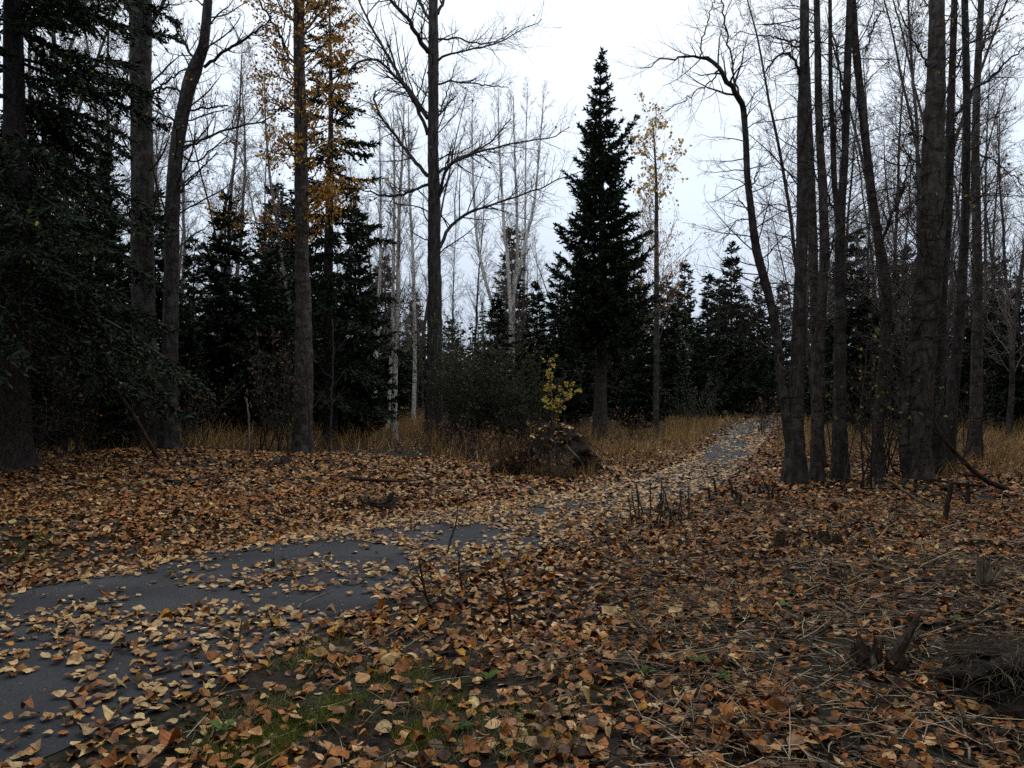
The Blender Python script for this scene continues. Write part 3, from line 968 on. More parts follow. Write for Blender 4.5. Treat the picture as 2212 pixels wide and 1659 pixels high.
bare_tree('poplar_tree', 'leaning poplar whose trunk bends up beside the orange-leaved poplar',
          [[(366, 968, 38), (367, 800, 34), (371, 564, 31), (373, 444, 30), (383, 308, 28), (400, 222, 28), (416, 156, 28), (437, 108, 23), (445, 50, 20), (450, -10, 18), (452, -90, 15)]],
          18.6, 14.5, M_POPDARK, dict(K=34, t0=0.3, t1=1.0, L=2.0, ang=0.95, up=0.03, rf=0.25, rb=0.02, k2=7, k3=4), L3L, seed=4, leaves=[(160, ORANGE, 0.07, (5, 12))], n=60)

# right-hand cluster
RC = dict(K=56, t0=0.22, t1=1.0, L=1.5, ang=1.15, up=0.03, rf=0.22, rb=0.011, k2=7, k3=5)
R1 = [(1714, 985, 24), (1705, 950, 22), (1699, 909, 20), (1692, 848, 20), (1685, 800, 19), (1675, 704, 19), (1657, 625, 18), (1634, 540, 18), (1622, 450, 15), (1614, 380, 14), (1611, 300, 13), (1606, 235, 13)]
R1b = [(1606.5, 240, 16.5), (1605, 226, 16), (1592, 205, 15), (1575, 180, 13.5), (1555, 152, 11), (1530, 130, 9), (1500, 122, 6), (1460, 127, 5), (1425, 130, 4), (1385, 148, 2)]
bare_tree('poplar_tree', 'double-stemmed bare tree with one straight stem and one stem arching over the path',
          [[(1716, 1046, 47), (1718, 990, 42), (1719, 916, 32), (1724, 750, 30), (1727, 640, 27), (1732, 540, 25), (1734, 400, 24), (1733, 256, 22), (1737, 137, 20), (1738, 0, 19), (1739, -90, 16)], R1],
          13.5, [13.5, None], M_POPDARK, dict(RC, K=40),
          [(R1b, -0.6), ([(1600, 215, 6), (1585, 160, 5), (1572, 90, 5), (1562, 20, 4), (1556, -40, 3)], 0.3), ([(1552, 152, 5), (1540, 170, 4), (1500, 200, 3), (1440, 240, 2)], -0.6),
           ([(1512, 122, 4), (1516, 80, 4), (1530, 40, 3), (1545, -10, 2)], 0.4), ([(1616, 425, 5), (1630, 390, 4), (1645, 350, 3)], 0.1),
           ([(1730, 165, 8), (1712, 125, 7), (1690, 118, 6), (1660, 145, 4), (1648, 165, 3)], -0.4), ([(1735, 90, 6), (1690, 85, 5), (1640, 75, 3), (1590, 70, 2)], 0.5),
           ([(1672, 690, 4), (1640, 685, 3), (1590, 695, 2)], -0.4), ([(1676, 760, 4), (1630, 745, 3), (1580, 720, 2), (1560, 690, 1.5)], -0.6), ([(1620, 470, 4), (1590, 480, 3), (1560, 520, 2)], 0.3)],
          seed=6, sides=26, n=100, twig=0.0022)
bare_tree('poplar_tree', 'slim bare trunk leaning close behind the double-stemmed tree', [[(1772, 1015, 24), (1768, 880, 21), (1761, 700, 20), (1757, 540, 19), (1752, 410, 18), (1746, 256, 16), (1740, 100, 14), (1736, -20, 13)]],
          16.5, 13, M_POPLAR, dict(RC, K=24), seed=7, twig=0.0024)
bare_tree('poplar_tree', 'straight bare trunk with dark rings, next after the double-stemmed tree', [[(1764, 1050, 30), (1765, 960, 26), (1766, 882, 24), (1774, 677, 20), (1781, 550, 19), (1777, 410, 17), (1770, 273, 16), (1767, 137, 14), (1764, 0, 13), (1763, -80, 12)]],
          13.9, 12.5, M_POPLAR, RC, [([(1770, 75, 5), (1740, 65, 4), (1700, 55, 3), (1650, 50, 2)], 0.6), ([(1772, 290, 4), (1800, 265, 3), (1830, 250, 2)], 0.3)], seed=8, twig=0.0022)
bare_tree('poplar_tree', 'bare tree forking into two slender stems above head height', [[(1815, 1048, 36), (1815, 960, 32), (1814, 882, 27), (1815, 643, 22), (1814, 547, 21), (1818, 444, 17), (1825, 342, 16), (1828, 239, 15), (1832, 103, 14), (1836, 0, 13), (1838, -80, 11)],
          [(1814, 500, 14), (1808, 440, 13), (1801, 376, 11), (1798, 273, 10), (1794, 171, 9), (1793, 0, 8), (1790, -80, 7)]], 14.2, [12.5, 11.5], M_POPDARK, dict(RC, K=34),
          [([(1812, 470, 7), (1795, 440, 6), (1770, 395, 5), (1755, 350, 3), (1745, 290, 2)], 0.5), ([(1826, 330, 6), (1810, 110, 5), (1795, 70, 4)], 0.2)], seed=9, twig=0.0022)
bare_tree('poplar_tree', 'slanting bare trunk with a low side limb, leaning away from the thick trunk', [[(1895, 1046, 24), (1896, 960, 22), (1899, 882, 21), (1911, 745, 21), (1914, 643, 21), (1906, 560, 20), (1897, 513, 19), (1876, 359, 17), (1863, 239, 16), (1849, 103, 15), (1842, 0, 14), (1837, -80, 12)]],
          14.4, 12.5, M_POPLAR, dict(RC, K=36), [([(1907, 520, 8), (1925, 470, 8), (1945, 420, 7), (1958, 378, 5), (1965, 330, 3)], -0.4), ([(1870, 110, 5), (1885, 60, 4), (1910, 20, 3)], 0.3)], seed=10, leaves=[(60, GREENLEAF, 0.06, (2, 9))], twig=0.0022)
bare_tree('poplar_tree', 'thickest rough grey trunk of the bare cluster, standing with stems at its foot', [[(1985, 1046, 50), (1984, 960, 48), (1988, 882, 48), (1998, 720, 49), (2006, 608, 51), (2012, 520, 51), (2013, 444, 48), (2016, 308, 42), (2022, 171, 37), (2024, 60, 32), (2024, 0, 29), (2024, -90, 26)],
          [(1962, 1040, 22), (1952, 960, 20), (1958, 850, 17), (1972, 720, 15), (1984, 600, 11)]], 14.0, [14.5, None], M_POPLAR, dict(RC, K=46, L=1.5),
          [([(2005, 300, 6), (1975, 290, 5), (1930, 300, 3)], -0.5), ([(2010, 150, 6), (1985, 110, 5), (1960, 60, 4), (1940, 0, 3)], -0.5), ([(2000, 420, 5), (1970, 440, 4), (1950, 470, 3)], -0.6)],
          seed=12, sides=30, n=110, leaves=[(150, [(0.3, 0.24, 0.04), (0.2, 0.12, 0.04), (0.14, 0.08, 0.05)], 0.065, (4, 9))], twig=0.0024)
bare_tree('poplar_tree', 'forked dark stem rising directly behind the thickest trunk', [[(2024, 1048, 31), (2024, 882, 26), (2034, 640, 22), (2046, 480, 20), (2051, 342, 18), (2054, 239, 16), (2058, 137, 14), (2062, 0, 13), (2064, -80, 11)]],
          14.6, 12.5, M_POPDARK, dict(RC, K=30), [([(2053, 265, 10), (2064, 250, 10), (2095, 202, 8), (2140, 170, 7), (2180, 130, 5), (2215, 100, 4)], -0.3), ([(2056, 180, 6), (2075, 120, 5), (2100, 60, 3)], 0.4)], seed=13, leaves=[(40, DRYLEAF, 0.07, (5, 9))], twig=0.0024)
bare_tree('poplar_tree', 'slender bare trunk between the thickest trunk and the last straight one', [[(2047, 1046, 28), (2056, 882, 25), (2071, 711, 21), (2082, 540, 18), (2087, 376, 16), (2088, 205, 15), (2084, 0, 13), (2082, -80, 11)]],
          15.2, 12.5, M_POPDARK, dict(RC, K=36), seed=14, twig=0.0024)
bare_tree('poplar_tree', 'straight bare trunk rising from tan grass, last before the frame edge', [[(2104, 998, 36), (2107, 950, 28), (2109, 814, 23), (2112, 643, 21), (2111, 564, 20), (2107, 342, 16), (2111, 171, 14), (2120, 0, 12), (2124, -80, 10)]],
          17.3, 14, M_POPLAR, dict(RC, K=40, L=1.6), [([(2113, 140, 7), (2135, 60, 5), (2160, 0, 4)], 0.4), ([(2108, 330, 5), (2150, 350, 4), (2210, 400, 3)], 0.4)], seed=15, leaves=[(80, DRYLEAF, 0.08, (6, 11))], twig=0.0024)

# birches with measured stems
BC = dict(K=40, t0=0.2, t1=1.0, L=1.35, ang=0.62, up=0.06, rf=0.3, rb=0.011, k2=8, k3=6, n3=2)
bare_tree('birch_tree', 'slim white-barked birch standing beside the tall bare cottonwood', [[(851, 954, 15), (851, 882, 14), (854, 779, 11), (859, 677, 10), (861, 564, 9), (863, 444, 7), (869, 342, 5), (873, 219, 2)]],
          25.5, None, M_BIRCH, dict(BC, K=68), seed=30, twigmat=M_BTWIG, twig=0.004, sides=12)
bare_tree('birch_tree', 'thin grey birch leaning behind the slim white-barked birch', [[(806, 905, 12), (812, 760, 11), (818, 650, 9), (822, 560, 7), (822, 430, 5), (820, 267, 2)], ], 29, None, M_BIRCH, dict(BC, K=64), seed=31, twigmat=M_BTWIG, twig=0.0032, sides=10)
bare_tree('birch_tree', 'thin grey birch with bushy top just behind the white-barked birch', [[(838, 905, 11), (846, 760, 9), (850, 560, 7), (852, 400, 5), (850, 240, 2)], ], 31, None, M_BIRCH, dict(BC, K=64), seed=32, twigmat=M_BTWIG, twig=0.0032, sides=10)
bare_tree('birch_tree', 'thin birch close to the trunk of the tall cottonwood', [[(893, 890, 10), (896, 760, 8), (892, 560, 7), (884, 400, 5), (882, 225, 2)], ], 33, None, M_BIRCH, dict(BC, K=68), seed=33, twigmat=M_BTWIG, twig=0.0032, sides=10)
CB = [[(1104, 890, 11), (1104, 700, 10), (1101, 640, 9), (1095, 540, 8), (1090, 513, 8), (1085, 427, 6), (1078, 308, 4), (1076, 195, 1.5)]]
bare_tree('birch_tree', 'pale clumped birch with straight white stem behind the green bush', CB, 34, None, M_BIRCH, dict(BC, K=64), seed=34, twigmat=M_BTWIG, twig=0.0034, sides=10)
bare_tree('birch_tree', 'crooked pale birch bending outward from the birch clump', [[(1090, 880, 9), (1080, 720, 8), (1068, 670, 8), (1054, 625, 7), (1040, 570, 7), (1030, 513, 6), (1023, 410, 5), (1020, 308, 4), (1020, 215, 1.5)]], 34.5, None, M_BIRCH, dict(BC, K=64), seed=35, twigmat=M_BTWIG, twig=0.0034, sides=10)
bare_tree('birch_tree', 'central stem of the pale birch clump, its top bushy with twigs', [[(1108, 890, 9), (1108, 680, 8), (1110, 608, 8), (1117, 564, 7), (1116, 444, 6), (1112, 342, 4), (1109, 205, 1.5)]], 35, None, M_BIRCH, dict(BC, K=68), seed=36, twigmat=M_BTWIG, twig=0.0034, sides=10)
bare_tree('birch_tree', 'pale birch stem slanting from the clump towards the spruce', [[(1106, 890, 9), (1108, 680, 8), (1110, 630, 8), (1129, 547, 7), (1153, 444, 6), (1165, 325, 4), (1175, 200, 1.5)]], 34.2, None, M_BIRCH, dict(BC, K=68), seed=37, twigmat=M_BTWIG, twig=0.0034, sides=10)
bare_tree('birch_tree', 'thin background birch at the back of the pale clump', [[(1128, 890, 8), (1130, 680, 7), (1134, 520, 5), (1136, 308, 3), (1140, 190, 1.5)]], 37, None, M_BIRCH, dict(BC, K=60), seed=38, twigmat=M_BTWIG, twig=0.0034, sides=8)
# C5 thin poplar with yellow top
bare_tree('poplar_tree', 'slender young tree with yellow leaves at its top beside the tall spruce', [[(1417, 915, 13), (1418, 780, 12), (1418, 640, 11), (1418, 500, 9), (1417, 380, 6), (1410, 260, 1.5)]],
          31, None, M_POPLAR, dict(BC, K=66, L=2.7, t0=0.28, ang=0.72, k2=7, k3=4), seed=39, leaves=[(800, YELLOW, 0.13, (9.0, 13)), (2200, [(0.5, 0.27, 0.07), (0.42, 0.2, 0.06)], 0.065, (3.8, 9.0))], twigmat=M_BTWIG, twig=0.0032, sides=10)

# ------------------------------------------------------------------ bare trees of the wood: prototypes and copies
bprotos = []
for i, (H, K, L, ang, mat, tm) in enumerate([(11, 44, 1.5, 0.65, M_GREYBIRCH, M_BTWIG), (12, 46, 1.7, 0.75, M_POPLAR, M_TWIG), (9, 40, 1.4, 0.6, M_POPDARK, M_BTWIG), (13, 48, 1.9, 0.9, M_POPLAR, M_BTWIG), (10, 42, 1.2, 0.55, M_GREYBIRCH, M_BTWIG)]):
    r = np.random.default_rng(60 + i)
    P_ = walk(r, np.array([[0, 0, -0.1]]), np.array([[r.normal(0, 0.05), r.normal(0, 0.05), 1.0]]), np.array([H]), 24, 0.035, 0.03)
    R_ = (0.07 * (1 - np.linspace(0, 1, 24)) ** 0.8 + 0.008)[None]
    a, c = MB(), MB()
    add_trunk(a, P_[0], R_[0], r, 9, 0.4)
    B = crown_from(c, r, P_, R_, K=K + 14, t0=0.18, t1=1.0, L=L, ang=ang, up=0.05, rf=0.3, rb=0.012, k2=8, k3=6, twig=0.0036, n3=2)
    bprotos.append((H, a, c, mat, tm))
bfirst = {}
r = np.random.default_rng(123)
BT = []
spans = [(-60, 330, 19, 24, 46), (330, 640, 13, 30, 48), (640, 900, 12, 30, 50), (900, 1010, 5, 38, 55), (1010, 1240, 9, 40, 58), (1240, 1440, 6, 36, 58), (1440, 1700, 13, 44, 66), (1700, 1960, 19, 26, 54), (1960, 2260, 20, 25, 50)]
for x0, x1, cnt, da, db_ in spans:
    for i in range(cnt):
        px = x0 + (x1 - x0) * (i + r.uniform(0.1, 0.9)) / cnt
        BT.append((px, r.uniform(da, db_)))
SHADES = {0: 'pale grey bare birch', 1: 'grey bare poplar', 2: 'thin dark bare tree', 3: 'wide-branched bare poplar', 4: 'narrow pale birch'}
BT.sort()
BK = []
for px, d in BT:
    i = int(r.choice(5, p=[0.2, 0.25, 0.2, 0.2, 0.15]))
    if px < 330 or px > 1700:
        i = int(r.choice([1, 2, 3], p=[0.4, 0.25, 0.35]))
    x = (px * S - CX) / FPX * d
    if path_u(np.array([x]), np.array([d]))[0] > 1.0:
        BK.append((px, d, i, '%s %s, %s' % (SHADES[i], zone(px), 'close' if d < 30 else ('well back' if d < 42 else 'far back'))))
for (px, d, i, _), lab in zip(BK, counted([q[3] for q in BK])):
    x = (px * S - CX) / FPX * d
    H, a, c, mat, tm = bprotos[i]
    ht = r.uniform(0.85, 1.3) * (1.25 if (px < 600 or px > 1700) else (0.8 if 900 < px < 1700 else 1.0))
    loc = (x, d, gz(x, d))
    grp = 'bare trees of the wood'
    if i not in bfirst:
        t = thing('bare_tree', lab, 'tree', loc, grp)
        for nme, m, mt in (('trunk', a, mat), ('crown', c, tm)):
            o = bpy.data.objects.new(nme, m.mesh(nme, mt, colour=False))
            col.objects.link(o)
            o.parent = t
        t.scale = (ht, ht, ht)
        bfirst[i] = t
    else:
        copy_tree(bfirst[i], lab, loc, r.uniform(0, 6.28), (ht * r.uniform(0.8, 1.15), ht), grp, (r.normal(0, 0.04), r.normal(0, 0.04)))

# ------------------------------------------------------------------ bushes and saplings
def bush(name, label, px, d, wid, hgt_, nst, pal, nleaf, size, seed, cat='bush', mat=None, spread=0.35, twig=0.003, zlo=0.3, group=None, bl=0.26):
    r = np.random.default_rng(seed)
    x, y, z = gpos(px, d)
    t = thing(name, label, cat, (x, y, z), group)
    b0 = np.stack([x + r.normal(0, wid * 0.16, nst), y + r.normal(0, wid * 0.12, nst), np.full(nst, z - 0.03)], 1)
    dd = np.stack([r.normal(0, spread, nst), r.normal(0, spread, nst), np.ones(nst)], 1)
    P_ = walk(r, b0, dd, hgt_ * r.uniform(0.6, 1.05, nst), 9, 0.07, 0.01)
    R_ = np.repeat(np.linspace(0.016, 0.004, 9)[None], nst, 0) * min(hgt_ / 2.5, 1.2)
    m = MB()
    m.tubes(P_, R_, 5)
    B, Rb, Lb = spawn(r, P_, R_, 12, 0.15, 1, 0.75, hgt_ * bl, 5, 0.12, 0.03, 0.6, twig)
    m.tubes(B, Rb, 3, cap=False)
    B2, R2, _ = spawn(r, B, Rb, 4, 0.1, 1, 0.8, Lb * 0.45, 3, 0.12, 0.02, 0.7, twig * 0.8)
    m.tubes(B2, R2, 3, cap=False)
    m.build('stems', mat or M_TWIG, t, colour=False)
    if nleaf:
        p = tips(B2, r, nleaf * 2)
        p = p[p[:, 2] > z + zlo][:nleaf]
        lm = MB()
        leaf_quads(lm, r, p, size, pick(r, pal, [1] * len(pal), len(p), 0.35))
        lm.build('leaves', M_FOLIAGE, t, smooth=False)
    return t


DARKGREEN = [(0.03, 0.042, 0.022), (0.045, 0.058, 0.026), (0.065, 0.07, 0.022), (0.06, 0.05, 0.03)]
bush('willow_bush', 'large dark green leafy bush at the foot of the tall bare cottonwood', 1010, 21.5, 2.0, 3.3, 30, DARKGREEN, 7500, 0.065, 201)
bush('willow_bush', 'dark green leafy bush between the larger bush and the yellow sapling', 1110, 21.0, 1.9, 2.8, 28, DARKGREEN, 6500, 0.065, 202)
bush('willow_bush', 'thin twiggy bush with a few yellow-green leaves showing above the green bushes', 975, 24.5, 1.6, 4.4, 14, [(0.12, 0.14, 0.03), (0.16, 0.15, 0.04)], 700, 0.07, 203, zlo=2.0)
bush('sapling', 'small sapling with bright yellow leaves growing behind the root mound', 1193, 16.2, 0.25, 2.6, 4, [(0.6, 0.46, 0.09), (0.52, 0.43, 0.09), (0.55, 0.36, 0.07)], 380, 0.065, 204, 'sapling', spread=0.05, zlo=1.2, bl=0.15)
bush('sapling', 'low yellow-orange sapling shoots sprouting on top of the root mound', 1188, 15.3, 0.8, 1.25, 9, [(0.5, 0.3, 0.06), (0.3, 0.26, 0.05), (0.4, 0.2, 0.06)], 170, 0.05, 205, 'sapling', spread=0.25, zlo=0.6)
bush('sapling', 'twiggy sapling with sparse lime-green leaves in front of the slanting trunk', 1880, 13.2, 1.7, 2.7, 9, GREENLEAF, 130, 0.07, 206, 'sapling', spread=0.35, zlo=0.9)
bush('brush', 'tangle of dark bare brush around the foot of the thickest trunk', 1935, 14.8, 1.6, 2.3, 16, DRYLEAF, 60, 0.06, 207)
bush('brush', 'dark bare brush behind the slender trunks near the tan grass', 2050, 16.0, 1.6, 2.2, 14, DRYLEAF, 60, 0.06, 208)
bush('brush', 'dark bare brush filling the shade under the huge drooping spruce', 150, 17.5, 2.8, 2.6, 20, DRYLEAF, 200, 0.07, 209)
bush('brush', 'bare brush with brown leaves at the foot of the leaning poplar', 390, 19.5, 2.0, 2.2, 14, DRYLEAF, 160, 0.07, 210)
bush('brush', 'reddish bare brush with dry leaves beside the orange-leaved poplar', 600, 18.6, 1.4, 3.2, 10, [(0.16, 0.08, 0.05), (0.22, 0.11, 0.06)], 260, 0.07, 211)
bush('brush', 'reddish dry brush between the white birch and the green bush', 955, 19.5, 1.6, 1.2, 16, DRYLEAF, 150, 0.06, 212)
bush('brush', 'low dry reddish brush in front of the green bushes', 1060, 17.0, 1.9, 0.95, 22, DRYLEAF, 160, 0.06, 213)
bush('brush', 'brown weedy brush spreading from the flank of the root mound', 1140, 14.6, 1.2, 0.95, 44, DRYLEAF, 420, 0.06, 217, spread=0.5, zlo=0.05)
bush('brush', 'thin dry weeds hanging before the root mound', 1205, 14.15, 1.2, 0.62, 40, DRYLEAF, 200, 0.05, 218, spread=0.6, zlo=0.02, mat=M_DEAD, twig=0.002)
bush('brush', 'reddish dry brush behind the crown of the root mound', 1235, 16.4, 1.1, 1.15, 18, DRYLEAF, 220, 0.06, 219, spread=0.4)
bush('brush', 'grey-green low brush at the edge of the wood past the tall spruce', 1490, 38, 3.6, 2.4, 18, [(0.08, 0.09, 0.05)], 700, 0.08, 214)
bush('brush', 'bare brush on the verge behind the double-stemmed tree', 1660, 30, 2.6, 1.8, 14, DRYLEAF, 100, 0.08, 215)
bush('brush', 'bare brush in front of the tall spruce trunk', 1350, 24, 2.6, 1.3, 16, DRYLEAF, 120, 0.07, 216)


def stalk(name, label, pts, d, cat, mat=M_TWIG, K=5, L=0.35, seed=0, ground=True, sides=7, group=None):
    """a thin standing or leaning stem; pts (px, py, width)"""
    r = np.random.default_rng(seed)
    q = np.array([np.r_[W(p[0], p[1], d + (p[3] if len(p) > 3 else 0)), max(p[2] * S / 2 / FPX * d, 0.0025)] for p in pts])
    if ground:
        q[0, 2] = gz(q[0, 0], q[0, 1]) - 0.03
    c = catmull(q, 16)
    t = thing(name, label, cat, (q[0, 0], q[0, 1], max(q[0, 2], 0)), group)
    c[1:, :3] += r.normal(0, 0.002 * max(1, d / 6), (15, 3))
    m = MB()
    m.tubes(c[None, :, :3], np.maximum(c[None, :, 3], 0.002), sides, 0.08, r)
    m.build('stem', mat, t, colour=False)
    if K:
        tw = MB()
        B, Rb, Lb = spawn(r, c[None, :, :3], np.maximum(c[None, :, 3], 0.002), K, 0.25, 0.95, 0.7, L, 6, 0.12, 0.04, 0.6, 0.0018)
        tw.tubes(B, Rb, 4)
        if K > 4:
            B2, R2, _ = spawn(r, B, Rb, 3, 0.3, 1, 0.7, Lb * 0.4, 4, 0.1, 0.03, 0.7, 0.0015)
            tw.tubes(B2, R2, 3, cap=False)
        tw.build('twigs', mat, t, colour=False)
    return t


stalk('dead_tree', 'slim dead trunk leaning diagonally under the huge drooping spruce', [(345, 1003, 9), (320, 950, 9), (285, 890, 8), (245, 830, 7), (200, 765, 6), (150, 700, 5), (110, 640, 3)], 16.2, 'dead tree', M_DARKDEAD, 6, 0.7, 301)
stalk('sapling', 'pale leafless forked sapling standing in tan grass', [(536, 1008, 4), (538, 960, 4), (537, 900, 3.5), (532, 860, 2.5)], 17.0, 'sapling', M_DEAD, 4, 0.35, 302)
stalk('sapling', 'dark thin sapling just in front of the orange-leaved poplar', [(670, 985, 6), (668, 900, 5), (664, 800, 4), (655, 700, 3), (658, 640, 2)], 18.0, 'sapling', M_TWIG, 8, 0.6, 303)
stalk('sapling', 'thin grey sapling between the orange-leaved poplar and the white birch', [(712, 988, 5), (716, 880, 4), (720, 760, 3), (718, 690, 2)], 18.5, 'sapling', M_TWIG, 8, 0.7, 304)
stalk('fallen_branch', 'long dark branch arching down to the ground by the last trunk', [(2235, 1080, 13), (2190, 1062, 12), (2130, 1038, 11), (2080, 995, 10), (2040, 950, 9), (2016, 905, 8), (2008, 850, 6), (2010, 800, 4)], 12.2, 'branch', M_DARKDEAD, 7, 0.5, 305, ground=False)
stalk('dead_stub', 'short upright dead stub in the leaves before the thick trunk', [(2036, 1152, 13), (2044, 1110, 12), (2050, 1075, 11), (2056, 1040, 9)], 9.1, 'stub', M_DARKDEAD, 0, 0.2, 306)
stalk('dead_stub', 'small dark stub just behind the upright dead stub', [(2090, 1085, 12), (2091, 1065, 10), (2090, 1040, 8)], 11.3, 'stub', M_DARKDEAD, 0, 0.2, 307)
stalk('dead_branch', 'pale dead branch sloping out of the leaves before the cluster', [(2040, 1112, 6), (1985, 1082, 6), (1945, 1055, 7), (1918, 1036, 6)], 10.4, 'branch', M_DEAD, 0, 0.3, 308, ground=False)
stalk('dead_branch', 'thin broken pole lying across the foot of the last trunks', [(2130, 1050, 6), (2070, 1045, 6), (2010, 1035, 5)], 12.5, 'branch', M_DARKDEAD, 3, 0.4, 309, ground=False)
stalk('weed_stalk', 'tall dark weed stalk standing at the near edge of the asphalt', [(963, 1212, 4), (972, 1170, 3.5), (985, 1130, 3), (990, 1090, 2)], 7.3, 'weed', M_TWIG, 4, 0.18, 310)
stalk('weed_stalk', 'branching dead weed stalk beside the asphalt with drooping seed heads', [(935, 1325, 7), (922, 1290, 6), (912, 1250, 5), (905, 1205, 3)], 5.65, 'weed', M_DARKDEAD, 9, 0.2, 311)
stalk('weed_stalk', 'straight dark weed stalk just past the branching dead weed', [(1000, 1275, 5), (993, 1235, 4), (990, 1190, 3)], 6.1, 'weed', M_DARKDEAD, 4, 0.12, 312)
stalk('weed_stalk', 'leaning dark weed stalk standing alone in the near leaves', [(1105, 1350, 6), (1098, 1300, 5), (1090, 1262, 4), (1082, 1222, 2)], 5.3, 'weed', M_DARKDEAD, 5, 0.12, 313)
stalk('weed_stalk', 'pale-tipped weed stalk rising from the near edge of the path', [(517, 1482, 5), (515, 1420, 4), (518, 1370, 4), (524, 1335, 3)], 4.2, 'weed', M_DEAD, 4, 0.1, 314)
r = np.random.default_rng(315)
for i in range(14):
    px = 1360 + 130 * (i + r.random()) / 14
    py = r.uniform(1112, 1146)
    dd = G(px, py)[1]
    tpx = px + r.normal(0, 10)
    stalk('weed_stalk', counted(['reddish weed stalk in the dry clump beside the bend'] * 14)[i], [(px, py, 4), ((px + tpx) / 2, py - 30, 3.2), (tpx, py - r.uniform(50, 85), 2)], dd, 'weed', M_TWIG, 4, 0.16, 320 + i, group='dry weed stalks clumped beside the path bend')
for i in range(9):
    px = 1530 + 150 * (i + r.uniform(0.1, 0.9)) / 9
    py = r.uniform(1075, 1105)
    dd = G(px, py)[1]
    stalk('weed_stalk', counted(['short dark dead weed before the double-stemmed tree'] * 9)[i], [(px, py, 6), (px + r.normal(0, 6), py - 22, 5), (px + r.normal(0, 12), py - r.uniform(28, 50), 3)], dd, 'weed', M_DARKDEAD, 6, 0.12, 340 + i, group='dark dead weeds before the double-stemmed tree')

# ------------------------------------------------------------------ root mound
r = np.random.default_rng(400)
mc = np.array([*G(1195, 1030)[:2]])
mx_, my_ = (1192 * S - CX) / FPX * 14.9, 14.9
rm = thing('root_mound', 'dark upturned root mound capped with leaves beside the path', 'stump', (mx_, my_, 0))
nu, nv = 44, 26
th = np.linspace(0, 2 * np.pi, nu, endpoint=False)
ph = np.linspace(0, 1, nv)
TH, PH = np.meshgrid(th, ph)
rad = np.sqrt(np.clip(1 - PH ** 3.6, 0, 1)) * (0.86 + 0.3 * np.sin(np.clip(PH * 1.5, 0, 1) * np.pi) * 0.8)
bumpn = 1 + 0.45 * (vnoise(TH * 2.2 + 9, PH * 5, 31) - 0.5) + 0.3 * (vnoise(TH * 6, PH * 12, 32) - 0.5) + 0.16 * (r.random(TH.shape) - 0.5)
bumpn[:, -1] = bumpn[:, 0]
sx_ = np.where(np.cos(TH) < 0, 0.85, 0.72)
Vm = np.stack([mx_ + sx_ * rad * np.cos(TH) * bumpn, my_ + 0.55 * rad * np.sin(TH) * bumpn, -0.05 + PH * (1.0 - 0.4 * np.clip(-np.cos(TH), 0, 1) * rad) * (0.9 + 0.2 * vnoise(TH * 3, PH * 2, 33))], -1)
ix = np.arange(nu * nv).reshape(nv, nu)
mb = MB()
mb.add(Vm.reshape(-1, 3), np.stack([ix[:-1], np.roll(ix, -1, 1)[:-1], np.roll(ix, -1, 1)[1:], ix[1:]], -1).reshape(-1, 4), [[ix[-1, 0], ix[-1, j], ix[-1, j + 1]] for j in range(1, nu - 1)])
mb.build('root_ball', M_SOIL, rm, colour=False)
for i in range(60):
    a = r.uniform(-3.0, -0.15)
    z0 = r.uniform(0.35, 0.8)
    p0 = np.array([[mx_ + (1.0 if math.cos(a) < 0 else 0.66) * 0.85 * math.cos(a), my_ + 0.5 * math.sin(a), z0]])
    p = walk(r, p0, np.array([[0.5 * math.cos(a) + r.normal(0, 0.3), 0.7 * math.sin(a), -0.3]]), np.array([r.uniform(0.35, 0.85)]), 9, 0.2, -0.2)
    m = MB()
    m.tubes(p, np.linspace(r.uniform(0.005, 0.014), 0.002, 9)[None], 6, 0.1, r)
    m.build('root', M_DARKDEAD, rm, colour=False)
for i in range(34):
    a = r.uniform(0, 6.283)
    q0 = math.sqrt(r.random()) * 0.8
    p0 = np.array([[mx_ + 0.75 * q0 * math.cos(a), my_ + 0.5 * q0 * math.sin(a), 0.95 * (1 - q0 ** 2.4) ** 0.4 - 0.05]])
    p = walk(r, p0, np.array([[math.cos(a) + r.normal(0, 0.4), math.sin(a) + r.normal(0, 0.4), r.uniform(0.1, 1.0)]]), np.array([r.uniform(0.15, 0.5)]), 7, 0.22, -0.08)
    m = MB()
    m.tubes(p, np.linspace(r.uniform(0.006, 0.016), 0.002, 7)[None], 5, 0.15, r)
    m.build('root', M_DARKDEAD, rm, colour=False)
m = MB()
p = np.array([W(1222, 962, 14.25), W(1238, 978, 14.2), W(1256, 996, 14.18)])
m.tubes(p[None], np.array([[0.022, 0.02, 0.008]]), 7, 0.1, r)
m.build('splinter', M_DEAD, rm, colour=False)


